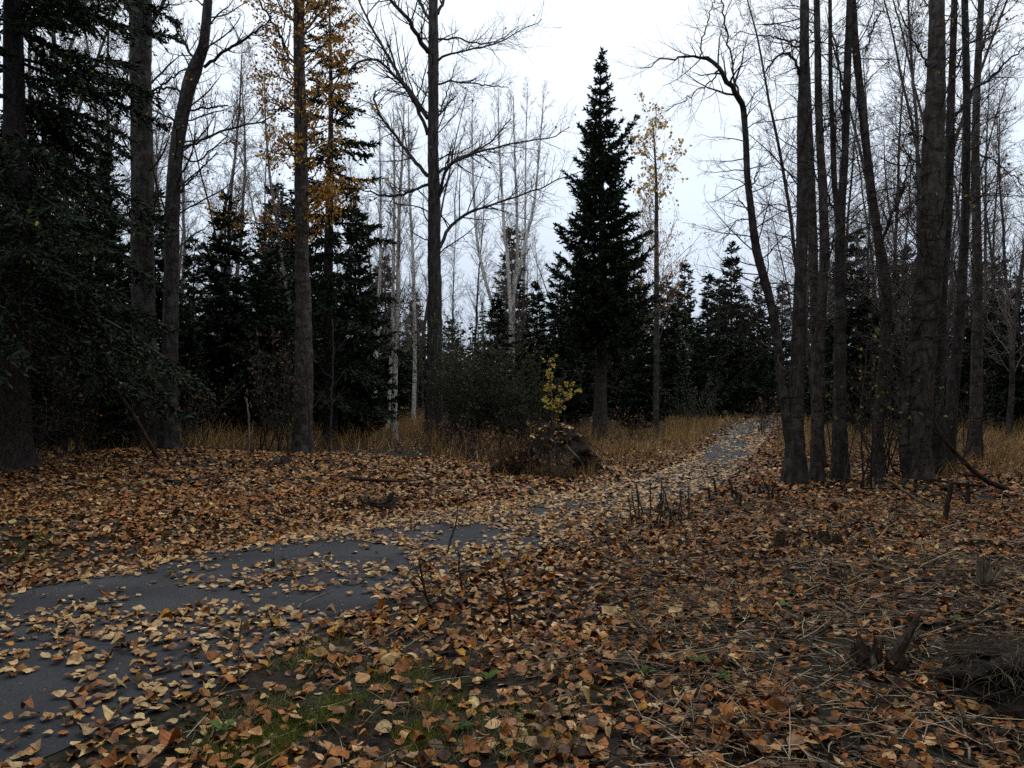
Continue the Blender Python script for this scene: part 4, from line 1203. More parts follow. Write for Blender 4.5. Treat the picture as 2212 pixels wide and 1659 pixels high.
# broken stumps in the foreground on the right
def splinter_stump(label, px, py, rad, h, seed, mat=M_DARKDEAD, spikes=7, name='broken_stump', squash=1.0):
    r = np.random.default_rng(seed)
    g = G(px, py)
    z = gz(g[0], g[1])
    t = thing(name, label, 'stump', (g[0], g[1], z))
    m = MB()
    k, nr = 18, 9
    a = np.arange(k) * 2 * np.pi / k
    tops = h * (0.35 + 0.65 * r.random(k) ** 1.5)
    rings = []
    for j in range(nr):
        f = j / (nr - 1)
        rr = rad * (1.25 - 0.35 * f) * (1 + 0.16 * np.sin(a * 5 + seed) + 0.12 * (r.random(k) - 0.5))
        rings.append(np.stack([g[0] + rr * np.cos(a), g[1] + rr * squash * np.sin(a), z - 0.04 + (tops + 0.04) * f], 1))
    for j in range(3):
        rr = rad * (0.6 - 0.25 * j)
        rings.append(np.stack([g[0] + rr * np.cos(a), g[1] + rr * squash * np.sin(a), z + tops * (0.55 - 0.15 * j)], 1))
    V_ = np.stack(rings)
    nn = len(rings)
    ix = np.arange(nn * k).reshape(nn, k)
    m.add(V_.reshape(-1, 3), np.stack([ix[:-1], np.roll(ix, -1, 1)[:-1], np.roll(ix, -1, 1)[1:], ix[1:]], -1).reshape(-1, 4), [[ix[-1, 0], ix[-1, j], ix[-1, j + 1]] for j in range(1, k - 1)])
    m.build('stump_base', mat, t, smooth=False, colour=False)
    for i in range(spikes):
        an = r.uniform(0, 6.28)
        p0 = np.array([[g[0] + rad * 0.7 * math.cos(an), g[1] + rad * 0.7 * squash * math.sin(an), z]])
        p = walk(r, p0, np.array([[0.6 * math.cos(an) + r.normal(0, 0.2), 0.5 * math.sin(an), 1.0]]), np.array([h * r.uniform(0.35, 1.25)]), 6, 0.1, 0)
        s_ = MB()
        wv_ = rad * r.uniform(0.14, 0.34) * np.array([1.0, 1.15, 0.95, 0.8, 0.5, 0.08]) * r.uniform(0.75, 1.25, 6)
        s_.tubes(p, wv_[None], 5, 0.38, r)
        s_.build('splinter', mat if i % 3 else M_DEAD, t, smooth=False, colour=False)
    return t


splinter_stump('dark splintered stump stub before the tall leaning splinter', 1868, 1438, 0.07, 0.19, 501)
st = splinter_stump('splintered stump with one tall brown slab leaning upward', 1925, 1440, 0.07, 0.14, 502)
m = MB()
g = G(1925, 1440)
p = np.array([W(1915, 1438, 4.42), W(1945, 1400, 4.44), W(1970, 1355, 4.48), W(1988, 1318, 4.52)])
c = catmull(p, 10)
m.tubes(c[None], np.linspace(0.04, 0.012, 10)[None], 8, 0.16, np.random.default_rng(3))
m.build('slab', M_DARKDEAD, st, smooth=False, colour=False)
splinter_stump('pale weathered stump splinter standing upright by the frame edge', 2128, 1292, 0.05, 0.26, 503, M_DEAD, 5, squash=0.5)
splinter_stump('small dark rotten stub beside a flat stick', 1690, 1205, 0.06, 0.15, 504, spikes=5)
splinter_stump('low dark rotten stump among leaves and sticks', 1815, 1270, 0.07, 0.1, 505, spikes=8)
splinter_stump('dark rotten root clump behind the flat stick', 1790, 1180, 0.11, 0.17, 506, spikes=9)
splinter_stump('dark root clump in leaves on the far side of the path', 820, 1102, 0.2, 0.14, 507, M_SOIL, 6)
splinter_stump('small dark rotten clump by the tree foot across the path', 605, 1020, 0.16, 0.2, 508, spikes=5)
splinter_stump('dark knotted stump in front of the pale upright splinter', 2040, 1290, 0.12, 0.08, 509, spikes=9)

# dark overgrown mound at the frame edge
r = np.random.default_rng(520)
g = np.array([2.72, 4.1])
g0 = gz(*g)
lm_t = thing('earth_mound', 'dark hollow earth mound overgrown with dry grass at the frame edge', 'mound', (g[0], g[1], g0))
nu, nv = 40, 16
TH, PH = np.meshgrid(np.linspace(0, 2 * np.pi, nu, endpoint=False), np.linspace(0, 1, nv))
rd = np.sqrt(np.clip(1 - PH ** 2.4, 0, 1)) * (1 + 0.35 * (vnoise(np.cos(TH) * 3 + 7, np.sin(TH) * 3 + PH * 5, 41) - 0.5) + 0.34 * (r.random(TH.shape) - 0.5))
hollow = 1 - 0.45 * np.exp(-((TH - 4.1) / 0.5) ** 2 - ((PH - 0.35) / 0.3) ** 2)
Vm = np.stack([g[0] + 0.48 * rd * hollow * np.cos(TH), g[1] + 0.42 * rd * hollow * np.sin(TH), g0 - 0.03 + 0.26 * PH], -1)
ix = np.arange(nu * nv).reshape(nv, nu)
m = MB()
m.add(Vm.reshape(-1, 3), np.stack([ix[:-1], np.roll(ix, -1, 1)[:-1], np.roll(ix, -1, 1)[1:], ix[1:]], -1).reshape(-1, 4), [[ix[-1, 0], ix[-1, j], ix[-1, j + 1]] for j in range(1, nu - 1)])
m.build('soil', M_SOIL, lm_t, colour=False)
m = MB()
n = 900
a_, q_ = r.uniform(0, 6.28, n), np.sqrt(r.random(n))
b0 = np.stack([g[0] + 0.48 * q_ * np.cos(a_), g[1] + 0.42 * q_ * np.sin(a_), g0 + 0.25 * (1 - q_ ** 2) ** 0.42], 1)
Pg = walk(r, b0, np.stack([np.cos(a_) + r.normal(0, 0.8, n), np.sin(a_) + r.normal(-0.2, 0.8, n), np.full(n, 0.25)], 1), r.uniform(0.06, 0.17, n), 5, 0.1, -0.2)
m.tubes(Pg, np.repeat(np.linspace(0.002, 0.0008, 5)[None], n, 0), 3, C=pick(r, [(0.2, 0.155, 0.09), (0.1, 0.07, 0.045), (0.05, 0.04, 0.028)], [1, 1.5, 1.5], n), cap=False)
m.build('dry_grass', M_STRAW, lm_t)

# ------------------------------------------------------------------ fallen leaves
LEAFT = np.array([0.0, 0.14, 0.4, 0.72, 1.0])
LEAFW = np.array([0.0, 0.34, 0.43, 0.22, 0.0])


def leaf_shape(r, kind, rows=(0.14, 0.4, 0.72), jit=1.0):
    """one leaf, unit length, lying in xy with the blade along +y; 13 vertices for three rows"""
    cup = {'flat': r.uniform(-0.15, 0.25), 'cupped': r.uniform(0.8, 2.0), 'arched': r.uniform(-1.9, -0.6), 'curled': r.uniform(2.2, 3.6) * r.choice([-1, 1])}[kind]
    bow = {'flat': r.uniform(-0.15, 0.25), 'cupped': r.uniform(0.1, 0.9), 'arched': r.uniform(-1.2, -0.2), 'curled': r.uniform(-0.9, 0.9)}[kind]
    tw = r.uniform(-0.9, 0.9)
    n = len(rows)
    pts = [(0, 0)]
    fl, fr = r.uniform(0.78, 1.12, 2)
    for t in rows:
        w = float(np.interp(t, [0, 0.06, 0.18, 0.38, 0.6, 0.8, 0.92, 1.0], [0, 0.2, 0.37, 0.44, 0.345, 0.185, 0.075, 0.0]))
        pts += [(-w * fl * (1 + jit * r.normal(0, 0.06)), t + jit * r.normal(0, 0.015)), (0, t), (w * fr * (1 + jit * r.normal(0, 0.06)), t + jit * r.normal(0, 0.015))]
    pts += [(r.normal(0, 0.04), 1.0), (-0.02 + r.normal(0, 0.05), -0.42), (0.02, 0.0)]
    p = np.array(pts)
    z = cup * p[:, 0] ** 2 + bow * (p[:, 1] - 0.45) ** 2 + tw * p[:, 0] * (p[:, 1] - 0.5) + r.normal(0, 0.03, len(p)) * np.where(np.abs(p[:, 0]) > 0.02, 1, 0.3)
    tip, pet = 1 + 3 * n, 2 + 3 * n
    z[pet] = bow * 0.6 + r.uniform(0, 0.1)
    V_ = np.column_stack([p[:, 0], p[:, 1] - 0.45, z])
    T_ = [(0, 2, 1), (0, 3, 2)]
    for k in range(n - 1):
        a = 1 + 3 * k
        T_ += [(a, a + 1, a + 4), (a, a + 4, a + 3), (a + 1, a + 2, a + 5), (a + 1, a + 5, a + 4)]
    a = 1 + 3 * (n - 1)
    T_ += [(a, a + 1, tip), (a + 1, a + 2, tip), (0, pet, pet + 1)]
    return V_, np.array(T_)


r = np.random.default_rng(600)
KINDS = ['flat'] * 14 + ['cupped'] * 8 + ['arched'] * 9 + ['curled'] * 4
SHAPES = [leaf_shape(r, k) for k in KINDS]
FINE = [leaf_shape(r, k, (0.04, 0.13, 0.27, 0.43, 0.6, 0.78, 0.91), 0.5) for k in KINDS]
PAL = [(0.55, 0.36, 0.165), (0.4, 0.21, 0.075), (0.31, 0.108, 0.018), (0.085, 0.034, 0.013), (0.48, 0.22, 0.018), (0.27, 0.13, 0.06), (0.07, 0.044, 0.027)]
PALN = ['pale tan', 'tan', 'orange-brown', 'dark brown', 'yellow', 'pinkish brown', 'grey-brown']
WPATH = np.array([0.4, 0.3, 0.11, 0.05, 0.04, 0.09, 0.01])
WGRND = np.array([0.15, 0.19, 0.32, 0.22, 0.04, 0.07, 0.01])
BARE = [(np.array(p, float), k) for p, k in [
    ([(-600, 1400), (-300, 1330), (0, 1290), (130, 1262), (330, 1232), (440, 1205), (560, 1182), (700, 1172), (870, 1188), (875, 1245), (800, 1318), (690, 1362), (580, 1405), (440, 1460), (310, 1525), (210, 1590), (100, 1660), (-300, 2000), (-900, 2000)], 0.1),
    ([(780, 1155), (950, 1138), (1165, 1148), (1165, 1185), (1050, 1192), (930, 1190), (840, 1172)], 0.14),
    ([(1120, 1108), (1240, 1085), (1330, 1078), (1345, 1096), (1240, 1108), (1160, 1120)], 0.2),
    ([(1522, 968), (1560, 943), (1612, 955), (1614, 985), (1570, 1002), (1516, 998)], 0.06),
    ([(1556, 942), (1590, 922), (1650, 906), (1690, 893), (1680, 912), (1625, 932), (1592, 942)], 0.06)]]


def inpoly(px, py, poly):
    c_ = np.zeros(px.shape, bool)
    j = len(poly) - 1
    for i in range(len(poly)):
        xi, yi, xj, yj = poly[i, 0], poly[i, 1], poly[j, 0], poly[j, 1]
        c_ ^= ((yi > py) != (yj > py)) & (px < (xj - xi) * (py - yi) / (yj - yi + 1e-12) + xi)
        j = i
    return c_


def keep_prob(x, y, pd):
    px, py = proj(x, np.maximum(y, 0.4))
    cl = vnoise(x * 2.1, y * 2.1, 50) * 0.6 + vnoise(x * 5.5, y * 5.5, 51) * 0.4
    gap = vnoise(x * 1.2, y * 1.2, 52) * 0.5 + vnoise(x * 3.1, y * 3.1, 53) * 0.5
    nearf = np.clip((9 - y) / 5, 0, 1)
    k = np.where(pd < 0.05, 0.85, np.clip(0.95 - 0.2 * nearf + (gap - 0.5) * (0.7 + 1.1 * nearf), 0.1, 1.1))
    for poly, kk in BARE:
        m_ = inpoly(px, py, poly) & (pd < 0.05)
        near = np.clip((py - 1390) / 110, 0, 1) * 0.5 * (px > -50) + np.where(py > 1080, np.clip(1 + pd / 0.35, 0, 1) * 0.4, 0)
        k = np.where(m_, np.clip(kk + near + (cl - 0.5) * 2.2, 0.01, 0.95), k)
    # mossy near patch and the straw corner hold fewer leaves
    moss = np.exp(-((px - 770) / 330) ** 2 - ((py - 1595) / 95) ** 2)
    k = k * np.where(pd > 0.05, 1 - 0.84 * moss, 1)
    k = k * np.where((px > 1750) & (py > 1230) & (pd > 0), 0.78, 1)
    k = k * np.where((px < 260) & (py > 1080) & (py < 1240) & (pd > 0), 0.72, 1)
    return k


def scatter(r, y0, y1, per_m2, margin=1.2):
    area = 0.64 * 2 * margin * (y1 ** 2 - y0 ** 2) / 2
    n = int(area * per_m2)
    y = np.sqrt(r.uniform(y0 ** 2, y1 ** 2, n))
    x = r.uniform(-1, 1, n) * 0.64 * margin * y
    return x, y


def leaf_block(r, x, y, pd, size):
    n = len(x)
    z = np.where(pd < 0, 0.008 + 0.027 * np.clip(-pd / 0.6, 0, 1), hgt(x, y, pd)) + np.where(pd < 0, r.uniform(0.002, 0.006, n), r.uniform(0.0, 0.022, n))
    sh = r.integers(0, len(SHAPES), n)
    s = size * np.exp(r.normal(0, 0.24, n))
    az = r.uniform(0, 6.283, n)
    til = np.where(pd < 0, r.normal(0, 0.16, n), r.normal(0, 0.32, n))
    rol = np.where(pd < 0, r.normal(0, 0.18, n), r.normal(0, 0.32, n))
    onp = pd < 0.02
    ci = np.where(onp, r.choice(7, n, p=WPATH / WPATH.sum()), r.choice(7, n, p=WGRND / WGRND.sum()))
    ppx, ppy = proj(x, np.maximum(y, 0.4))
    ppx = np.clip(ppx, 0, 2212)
    dark_mix = (~onp) & (r.random(n) < np.clip((ppx - 1150) / 1100, 0, 0.36))  # darker brown leaf colours picked more often towards the right
    ci = np.where(dark_mix, r.choice([2, 3, 3, 2, 6], n), ci)
    patch = vnoise(x * 0.8, y * 0.8, 60)
    ci = np.where((~onp) & (patch > 0.62) & (r.random(n) < 0.3), 2, ci)
    colr = np.array(PAL)[ci] * r.uniform(0.6, 1.25, (n, 1)) * r.uniform(0.93, 1.07, (n, 3))
    return z, sh, s, az, til, rol, ci, colr


def rot(az, til, rol):
    ca, sa, ct, st_, cr, sr = np.cos(az), np.sin(az), np.cos(til), np.sin(til), np.cos(rol), np.sin(rol)
    R_ = np.zeros((len(az), 3, 3))
    # Rz * Rx * Ry
    R_[:, 0, 0] = ca * cr - sa * st_ * sr
    R_[:, 0, 1] = -sa * ct
    R_[:, 0, 2] = ca * sr + sa * st_ * cr
    R_[:, 1, 0] = sa * cr + ca * st_ * sr
    R_[:, 1, 1] = ca * ct
    R_[:, 1, 2] = sa * sr - ca * st_ * cr
    R_[:, 2, 0] = -ct * sr
    R_[:, 2, 1] = st_
    R_[:, 2, 2] = ct * cr
    return R_


r = np.random.default_rng(610)
litter = MB()
x, y = scatter(r, 2.2, 11.5, 520, 1.1)
pd = path_u(x, y)
kp = keep_prob(x, y, pd)
ok = r.random(len(x)) < kp * np.where(pd < 0, 0.85, 1.0)
x, y, pd = x[ok], y[ok], pd[ok]
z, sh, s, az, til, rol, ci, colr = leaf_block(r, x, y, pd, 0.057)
# the leaves that show largest are things of their own
px, py = proj(x, y, z)
vis = (px > 12) & (px < 2200) & (py < 1645) & (py > 1000)
score = np.where(vis, s / y + r.uniform(0, 0.004, len(x)), -1)
big = np.argsort(-score)[:300]
isbig = np.zeros(len(x), bool)
isbig[big] = True
z[isbig & (pd > 0)] += 0.012
Rm = rot(az, til, rol)
for k, (V0, T0) in enumerate(FINE):          # each blade rests on its lowest point
    mk = sh == k
    lowest = (np.einsum('nj,vj->nv', Rm[mk][:, 2, :], V0) * s[mk][:, None]).min(1)
    z[mk] += -lowest * np.where(pd[mk] < 0, 1.0, 0.55)
for k, (V0, T0, nearer) in enumerate([(*a_, True) for a_ in FINE] + [(*a_, False) for a_ in SHAPES]):
    mk = (sh == k % len(SHAPES)) & ~isbig & ((y < 5.6) == nearer)
    n = mk.sum()
    V_ = np.einsum('nij,vj->nvi', Rm[mk], V0) * s[mk][:, None, None] + np.stack([x, y, z], 1)[mk][:, None, :]
    T_ = (T0[None] + (np.arange(n) * len(V0))[:, None, None]).reshape(-1, 3)
    litter.add(V_.reshape(-1, 3), None, T_, np.repeat(colr[mk], len(V0), 0))
# farther leaves
x2, y2 = scatter(r, 11.5, 27, 260, 1.12)
pd2 = path_u(x2, y2)
edge_y = 18.5 + 1.6 * (vnoise(x2 * 0.5, y2 * 0, 9) - 0.5) + np.where(x2 > 0.5, 7.0, 0)
ok = (r.random(len(x2)) < keep_prob(x2, y2, pd2) * np.where(pd2 < 0, 0.95, 0.95)) & ((y2 < edge_y) | (r.random(len(x2)) < 0.08) | (pd2 < 0.8))
x2, y2, pd2 = x2[ok], y2[ok], pd2[ok]
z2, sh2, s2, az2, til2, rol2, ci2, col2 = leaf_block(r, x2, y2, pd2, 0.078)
R2m = rot(az2, til2 * 1.2, rol2 * 1.2)
for k, (V0, T0) in enumerate(SHAPES[::4]):
    mk = (sh2 % 5) == k
    n = mk.sum()
    Vs = V0[[0, 4, 10, 6]].copy()
    V_ = np.einsum('nij,vj->nvi', R2m[mk], Vs) * s2[mk][:, None, None] + np.stack([x2, y2, z2], 1)[mk][:, None, :]
    T0s = np.array([(0, 4, 1), (0, 3, 4), (1, 4, 2), (4, 3, 2)])
    T_ = (np.array([(0, 2, 1), (0, 3, 2)])[None] + (np.arange(n) * 4)[:, None, None]).reshape(-1, 3)
    litter.add(V_.reshape(-1, 3), None, T_, np.repeat(col2[mk], 4, 0))
# the carpet goes on to either side and behind the viewer
n = 150000
xs_, ys_ = r.uniform(-20, 20, n), r.uniform(-3, 22, n)
out = (np.abs(xs_) > np.where(ys_ > 2.2, 0.64 * 1.1 * ys_, -1)) & (np.abs(xs_) < 0.7 * np.abs(ys_) + 5.5)
xs_, ys_ = xs_[out], ys_[out]
ps_ = path_u(xs_, ys_)
ok = r.random(len(xs_)) < np.where(ps_ < -0.2, 0.3, 1.0) * np.clip(0.5 + vnoise(xs_ * 1.2, ys_ * 1.2, 52), 0, 1)
xs_, ys_, ps_ = xs_[ok], ys_[ok], ps_[ok]
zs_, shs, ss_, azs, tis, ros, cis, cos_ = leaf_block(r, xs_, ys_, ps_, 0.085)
V_ = np.einsum('nij,vj->nvi', rot(azs, tis, ros), SHAPES[8][0][[0, 4, 10, 6]]) * ss_[:, None, None] + np.stack([xs_, ys_, zs_], 1)[:, None, :]
litter.add(V_.reshape(-1, 3), None, (np.array([(0, 2, 1), (0, 3, 2)])[None] + (np.arange(len(xs_)) * 4)[:, None, None]).reshape(-1, 3), np.repeat(cos_, 4, 0))
# far path edges and wood floor
x3, y3 = scatter(r, 27, 60, 30, 1.05)
pd3 = path_u(x3, y3)
ok = (r.random(len(x3)) < keep_prob(x3, y3, pd3)) & ((np.abs(pd3) < 1.3) | (r.random(len(x3)) < 0.2))
x3, y3, pd3 = x3[ok], y3[ok], pd3[ok]
ci_ = r.integers(0, len(CL), 9000)
xe = CL[ci_, 0] + r.normal(0, 1.1, 9000)
ye = CL[ci_, 1] + r.normal(0, 0.5, 9000)
pe = path_u(xe, ye)
ok = (ye > 22) & (ye < 70) & (pe < 0.9) & (r.random(9000) < keep_prob(xe, ye, pe))
x3, y3, pd3 = np.r_[x3, xe[ok]], np.r_[y3, ye[ok]], np.r_[pd3, pe[ok]]
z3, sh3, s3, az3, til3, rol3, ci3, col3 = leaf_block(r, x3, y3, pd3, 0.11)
R3m = rot(az3, til3, rol3)
Vs = SHAPES[8][0][[0, 4, 10, 6, 5]]
V_ = np.einsum('nij,vj->nvi', R3m, Vs) * s3[:, None, None] + np.stack([x3, y3, z3], 1)[:, None, :]
litter.add(V_.reshape(-1, 3), None, (T0s[None] + (np.arange(len(x3)) * 5)[:, None, None]).reshape(-1, 3), np.repeat(col3, 5, 0))
# crumbs of broken leaf on the asphalt
x4, y4 = scatter(r, 2.8, 11, 60)
pd4 = path_u(x4, y4)
ok = pd4 < -0.03
x4, y4, pd4 = x4[ok], y4[ok], pd4[ok]
n = len(x4)
V_ = np.einsum('nij,vj->nvi', rot(r.uniform(0, 6.28, n), r.normal(0, 0.3, n), r.normal(0, 0.3, n)), SHAPES[3][0][[0, 4, 10, 6, 5]]) * (r.uniform(0.006, 0.022, n))[:, None, None] + np.stack([x4, y4, 0.012 + 0.027 * np.clip(-pd4 / 0.6, 0, 1)], 1)[:, None, :]
litter.add(V_.reshape(-1, 3), None, (T0s[None] + (np.arange(n) * 5)[:, None, None]).reshape(-1, 3), np.repeat(pick(r, PAL, WGRND, n), 5, 0))
# leaves caught on the root mound's top
n = 170
a_ = r.uniform(0, 6.283, n)
q_ = np.sqrt(r.random(n)) * 0.95
xm = mx_ + np.where(np.cos(a_) < 0, 0.8, 0.7) * q_ * np.cos(a_) * 0.95
ym = my_ + 0.55 * q_ * np.sin(a_)
zm = 1.0 * (1 - q_ ** 2.2) ** 0.32 * (0.95 - 0.38 * np.clip(-np.cos(a_), 0, 1) * q_)
Rq = rot(r.uniform(0, 6.28, n), r.normal(0, 0.4, n) - 0.5 * q_ * np.sin(a_) * -1, r.normal(0, 0.4, n))
V_ = np.einsum('nij,vj->nvi', Rq, Vs) * (0.085 * r.uniform(0.7, 1.2, n))[:, None, None] + np.stack([xm, ym, zm + 0.03], 1)[:, None, :]
litter.add(V_.reshape(-1, 3), None, (T0s[None] + (np.arange(n) * 5)[:, None, None]).reshape(-1, 3), np.repeat(pick(r, PAL, WPATH, n), 5, 0))
tag(litter.build('leaf_litter', M_LITTER, smooth=False), 'carpet of tan and brown fallen leaves over ground and path', 'leaves', kind='stuff')

# yellow leaves blown into the boughs of the big spruce
r = np.random.default_rng(640)
cl_ = MB()
nV = np.vstack(lp[2].V).reshape(-1, 4, 3)
off = np.array(gpos(30, 14.5))
cand = nV[:, 2] + off
cpx, cpy = proj(cand[:, 0], cand[:, 1], cand[:, 2])
cand = cand[(cpx > 5) & (cpx < 450) & (cpy > 60) & (cpy < 900) & (cand[:, 1] < 15.0)]
p = cand[r.integers(0, len(cand), 60)] + [0, -0.03, 0.01]
leaf_quads(cl_, r, p, 0.085, pick(r, [(0.5, 0.3, 0.05), (0.45, 0.34, 0.12), (0.4, 0.18, 0.03)], [1, 1, 1], 60))
tag(cl_.build('caught_leaves', M_FOLIAGE, smooth=False), 'scattered yellow leaves caught in the boughs of the huge spruce', 'leaves', kind='stuff')

leaf_meshes = []
for k, (V0, T0) in enumerate(FINE):
    q = MB()
    q.add(V0, None, T0)
    leaf_meshes.append(q.mesh('fallen_leaf', M_LEAF1, smooth=False, colour=False))


def leaf_place(x, y, pd):
    px, py = proj(x, y)
    if pd < 0:
        return 'on the asphalt' if py < 1500 else 'on the asphalt by the corner'
    if px < 620:
        return 'at the grassy near path edge'
    if px < 1080:
        return 'on the mossy patch' if py > 1480 else 'by the branching dead weed'
    if px < 1550:
        return 'before the leaning weed stalk' if py < 1500 else 'between moss and straw'
    if px < 1850:
        return 'among straw before the splintered stumps'
    return 'among twigs beside the earth mound'


def tip_way(i):
    dx, dy = Rm[i][0, 1], Rm[i][1, 1]
    if abs(dx) > abs(dy):
        return 'tip sideways'
    return 'tip away' if dy > 0 else 'tip forward'


order = sorted((int(i) for i in big), key=lambda q: proj(x[q], y[q], z[q])[0])
labs_ = []
for i in order:
    sz = 'large ' if s[i] > 0.09 else ('small ' if s[i] < 0.068 else '')
    labs_.append('%s%s %s leaf, %s, %s' % (sz, PALN[ci[i]], KINDS[sh[i]], tip_way(i), leaf_place(x[i], y[i], pd[i])))
leaf_labels = dict(zip(order, counted(labs_)))
for i in big:
    o = bpy.data.objects.new('fallen_leaf', leaf_meshes[sh[i]])
    col.objects.link(o)
    o.location = (x[i], y[i], z[i])
    o.scale = (s[i],) * 3
    import mathutils
    o.rotation_euler = mathutils.Matrix(Rm[i].tolist()).to_euler()
    o.color = (*colr[i], 1)
    sz = 'large ' if s[i] > 0.09 else ('small ' if s[i] < 0.068 else '')
    pl = leaf_place(x[i], y[i], pd[i])
    tag(o, leaf_labels[int(i)], 'leaf', 'fallen leaves ' + pl)

# ------------------------------------------------------------------ straw, twigs and grass
r = np.random.default_rng(700)


def place_px(r, n, x0, x1, y0, y1):
    """ground points spread over a sheet window, weighted by ground area"""
    d0, d1 = G(0, y1)[1], G(0, y0)[1]
    y = np.sqrt(r.uniform(d0 ** 2, d1 ** 2, n))
    x = ((r.uniform(x0, x1, n)) * S - CX) / FPX * y
    return x, y


STR = [(0.45, 0.36, 0.24), (0.27, 0.19, 0.11), (0.1, 0.07, 0.045), (0.035, 0.026, 0.02)]
m = MB()
for (n, x0, x1, y0, y1, l0, l1, rr) in [(4600, 1350, 2350, 1230, 1720, 0.05, 0.3, 0.0024), (2600, 1250, 2350, 1080, 1300, 0.08, 0.4, 0.003), (700, 380, 1500, 1330, 1720, 0.05, 0.22, 0.0015), (500, -50, 900, 1010, 1200, 0.1, 0.4, 0.003)]:
    x_, y_ = place_px(r, n, x0, x1, y0, y1)
    pd_ = path_u(x_, y_)
    k_ = pd_ > 0.05
    x_, y_, pd_ = x_[k_], y_[k_], pd_[k_]
    n = len(x_)
    a_ = r.uniform(0, 6.283, n)
    P_ = walk(r, np.stack([x_, y_, hgt(x_, y_, pd_) + r.uniform(0.01, 0.04, n)], 1), np.stack([np.cos(a_), np.sin(a_), r.normal(0.06, 0.14, n)], 1), r.uniform(l0, l1, n), 3, 0.12, -0.02)
    m.tubes(P_, np.repeat(np.array([1, 0.95, 0.6])[None] * rr, n, 0) * r.uniform(0.6, 1.6, (n, 1)), 3, C=pick(r, STR, [1.5, 2, 2.4, 2.4], n), cap=False)
tag(m.build('straw_litter', M_STRAW), 'scattered dry straw and fine twigs among the fallen leaves', 'straw', kind='stuff')

# sticks one can pick out
STICKS = [  # px0 py0 px1 py1 width material look
    (1610, 1168, 1735, 1172, 7, 1, 'straight dark stick lying flat beyond the rotten stub'), (1760, 1212, 1900, 1330, 4, 0, 'thin pale stick slanting past the low rotten stump'),
    (1720, 1310, 1880, 1260, 4, 1, 'long thin dark twig before the low rotten stump'), (1725, 1355, 1960, 1350, 4, 0, 'pale straight twig behind the splintered stumps'),
    (1780, 1300, 1850, 1345, 6, 0, 'bent pale root lying before the low rotten stump'), (1720, 1430, 1815, 1345, 6, 1, 'dark stick propped toward the splintered stumps'),
    (2040, 1390, 2150, 1378, 12, 1, 'short thick dark branch piece beside the splintered stump'), (2050, 1360, 2212, 1425, 5, 0, 'long pale twig running toward the frame edge'),
    (1990, 1420, 2190, 1655, 8, 1, 'long dark stick slanting down past the earth mound'), (1650, 1500, 1800, 1655, 6, 1, 'dark twig slanting through straw to the bottom edge'),
    (2070, 1555, 2135, 1528, 9, 0, 'short pale curved stick before the earth mound'), (2080, 1565, 2092, 1650, 9, 0, 'pale stick standing near the bottom edge'),
    (1420, 1540, 1560, 1470, 4, 0, 'thin pale twig between leaves near the bottom'), (1300, 1440, 1480, 1490, 5, 0, 'pale crooked twig among leaves before the straw'),
    (1130, 1440, 1290, 1425, 5, 0, 'pale broken twig lying on near litter'), (1000, 1490, 1160, 1470, 4, 1, 'thin dark twig at the mossy patch'),
    (1490, 1215, 1600, 1232, 5, 0, 'pale stick beside the dry weed clump'), (1560, 1190, 1680, 1195, 5, 1, 'dark thin stick touching the rotten stub'),
    (1290, 1310, 1400, 1275, 6, 0, 'pale grey stick lying in leaves past the leaning weed'), (1060, 1250, 1130, 1215, 5, 1, 'dark stick by the asphalt edge'),
    (1250, 1190, 1350, 1165, 4, 1, 'thin dark twig touching the bare asphalt'), (1960, 1180, 2060, 1225, 5, 0, 'pale stick behind the knotted stump'),
    (1850, 1120, 1960, 1180, 4, 0, 'thin pale stick before the cluster of trunks'), (2090, 1190, 2210, 1210, 6, 0, 'pale stick behind the upright pale splinter'),
    (1920, 1480, 2030, 1560, 5, 0, 'pale thin stick before the leaning slab'), (1760, 1465, 1905, 1520, 5, 0, 'pale straight stick lying under straw before the stumps'),
    (60, 1070, 170, 1058, 6, 0, 'pale stick in leaves under the drooping spruce'), (380, 1060, 470, 1048, 6, 1, 'dark stick in leaves by the leaning dead trunk'),
    (760, 1058, 880, 1072, 9, 1, 'dark rotten branch across the path near the root clump'), (480, 1120, 600, 1108, 5, 1, 'dark stick on the leafy far bank'),
    (640, 1330, 720, 1300, 5, 0, 'pale twig at the near asphalt edge'), (760, 1420, 890, 1350, 3, 0, 'thin pale grass stem over the near edge litter'),
    (1200, 1500, 1330, 1560, 5, 1, 'dark twig lying between moss and straw'), (1560, 1380, 1690, 1395, 5, 0, 'pale stick lying across leaf litter before the rotten stump'),
    (1380, 1400, 1500, 1350, 4, 1, 'thin dark twig in the middle of the near litter'), (1840, 1600, 1990, 1590, 5, 0, 'pale twig by the bottom edge below the stumps'),
    (600, 1018, 585, 1035, 10, 1, 'short dark curved stub at the far bank'), (1100, 1100, 1190, 1112, 3, 1, 'fine dark twig lying on the asphalt')]
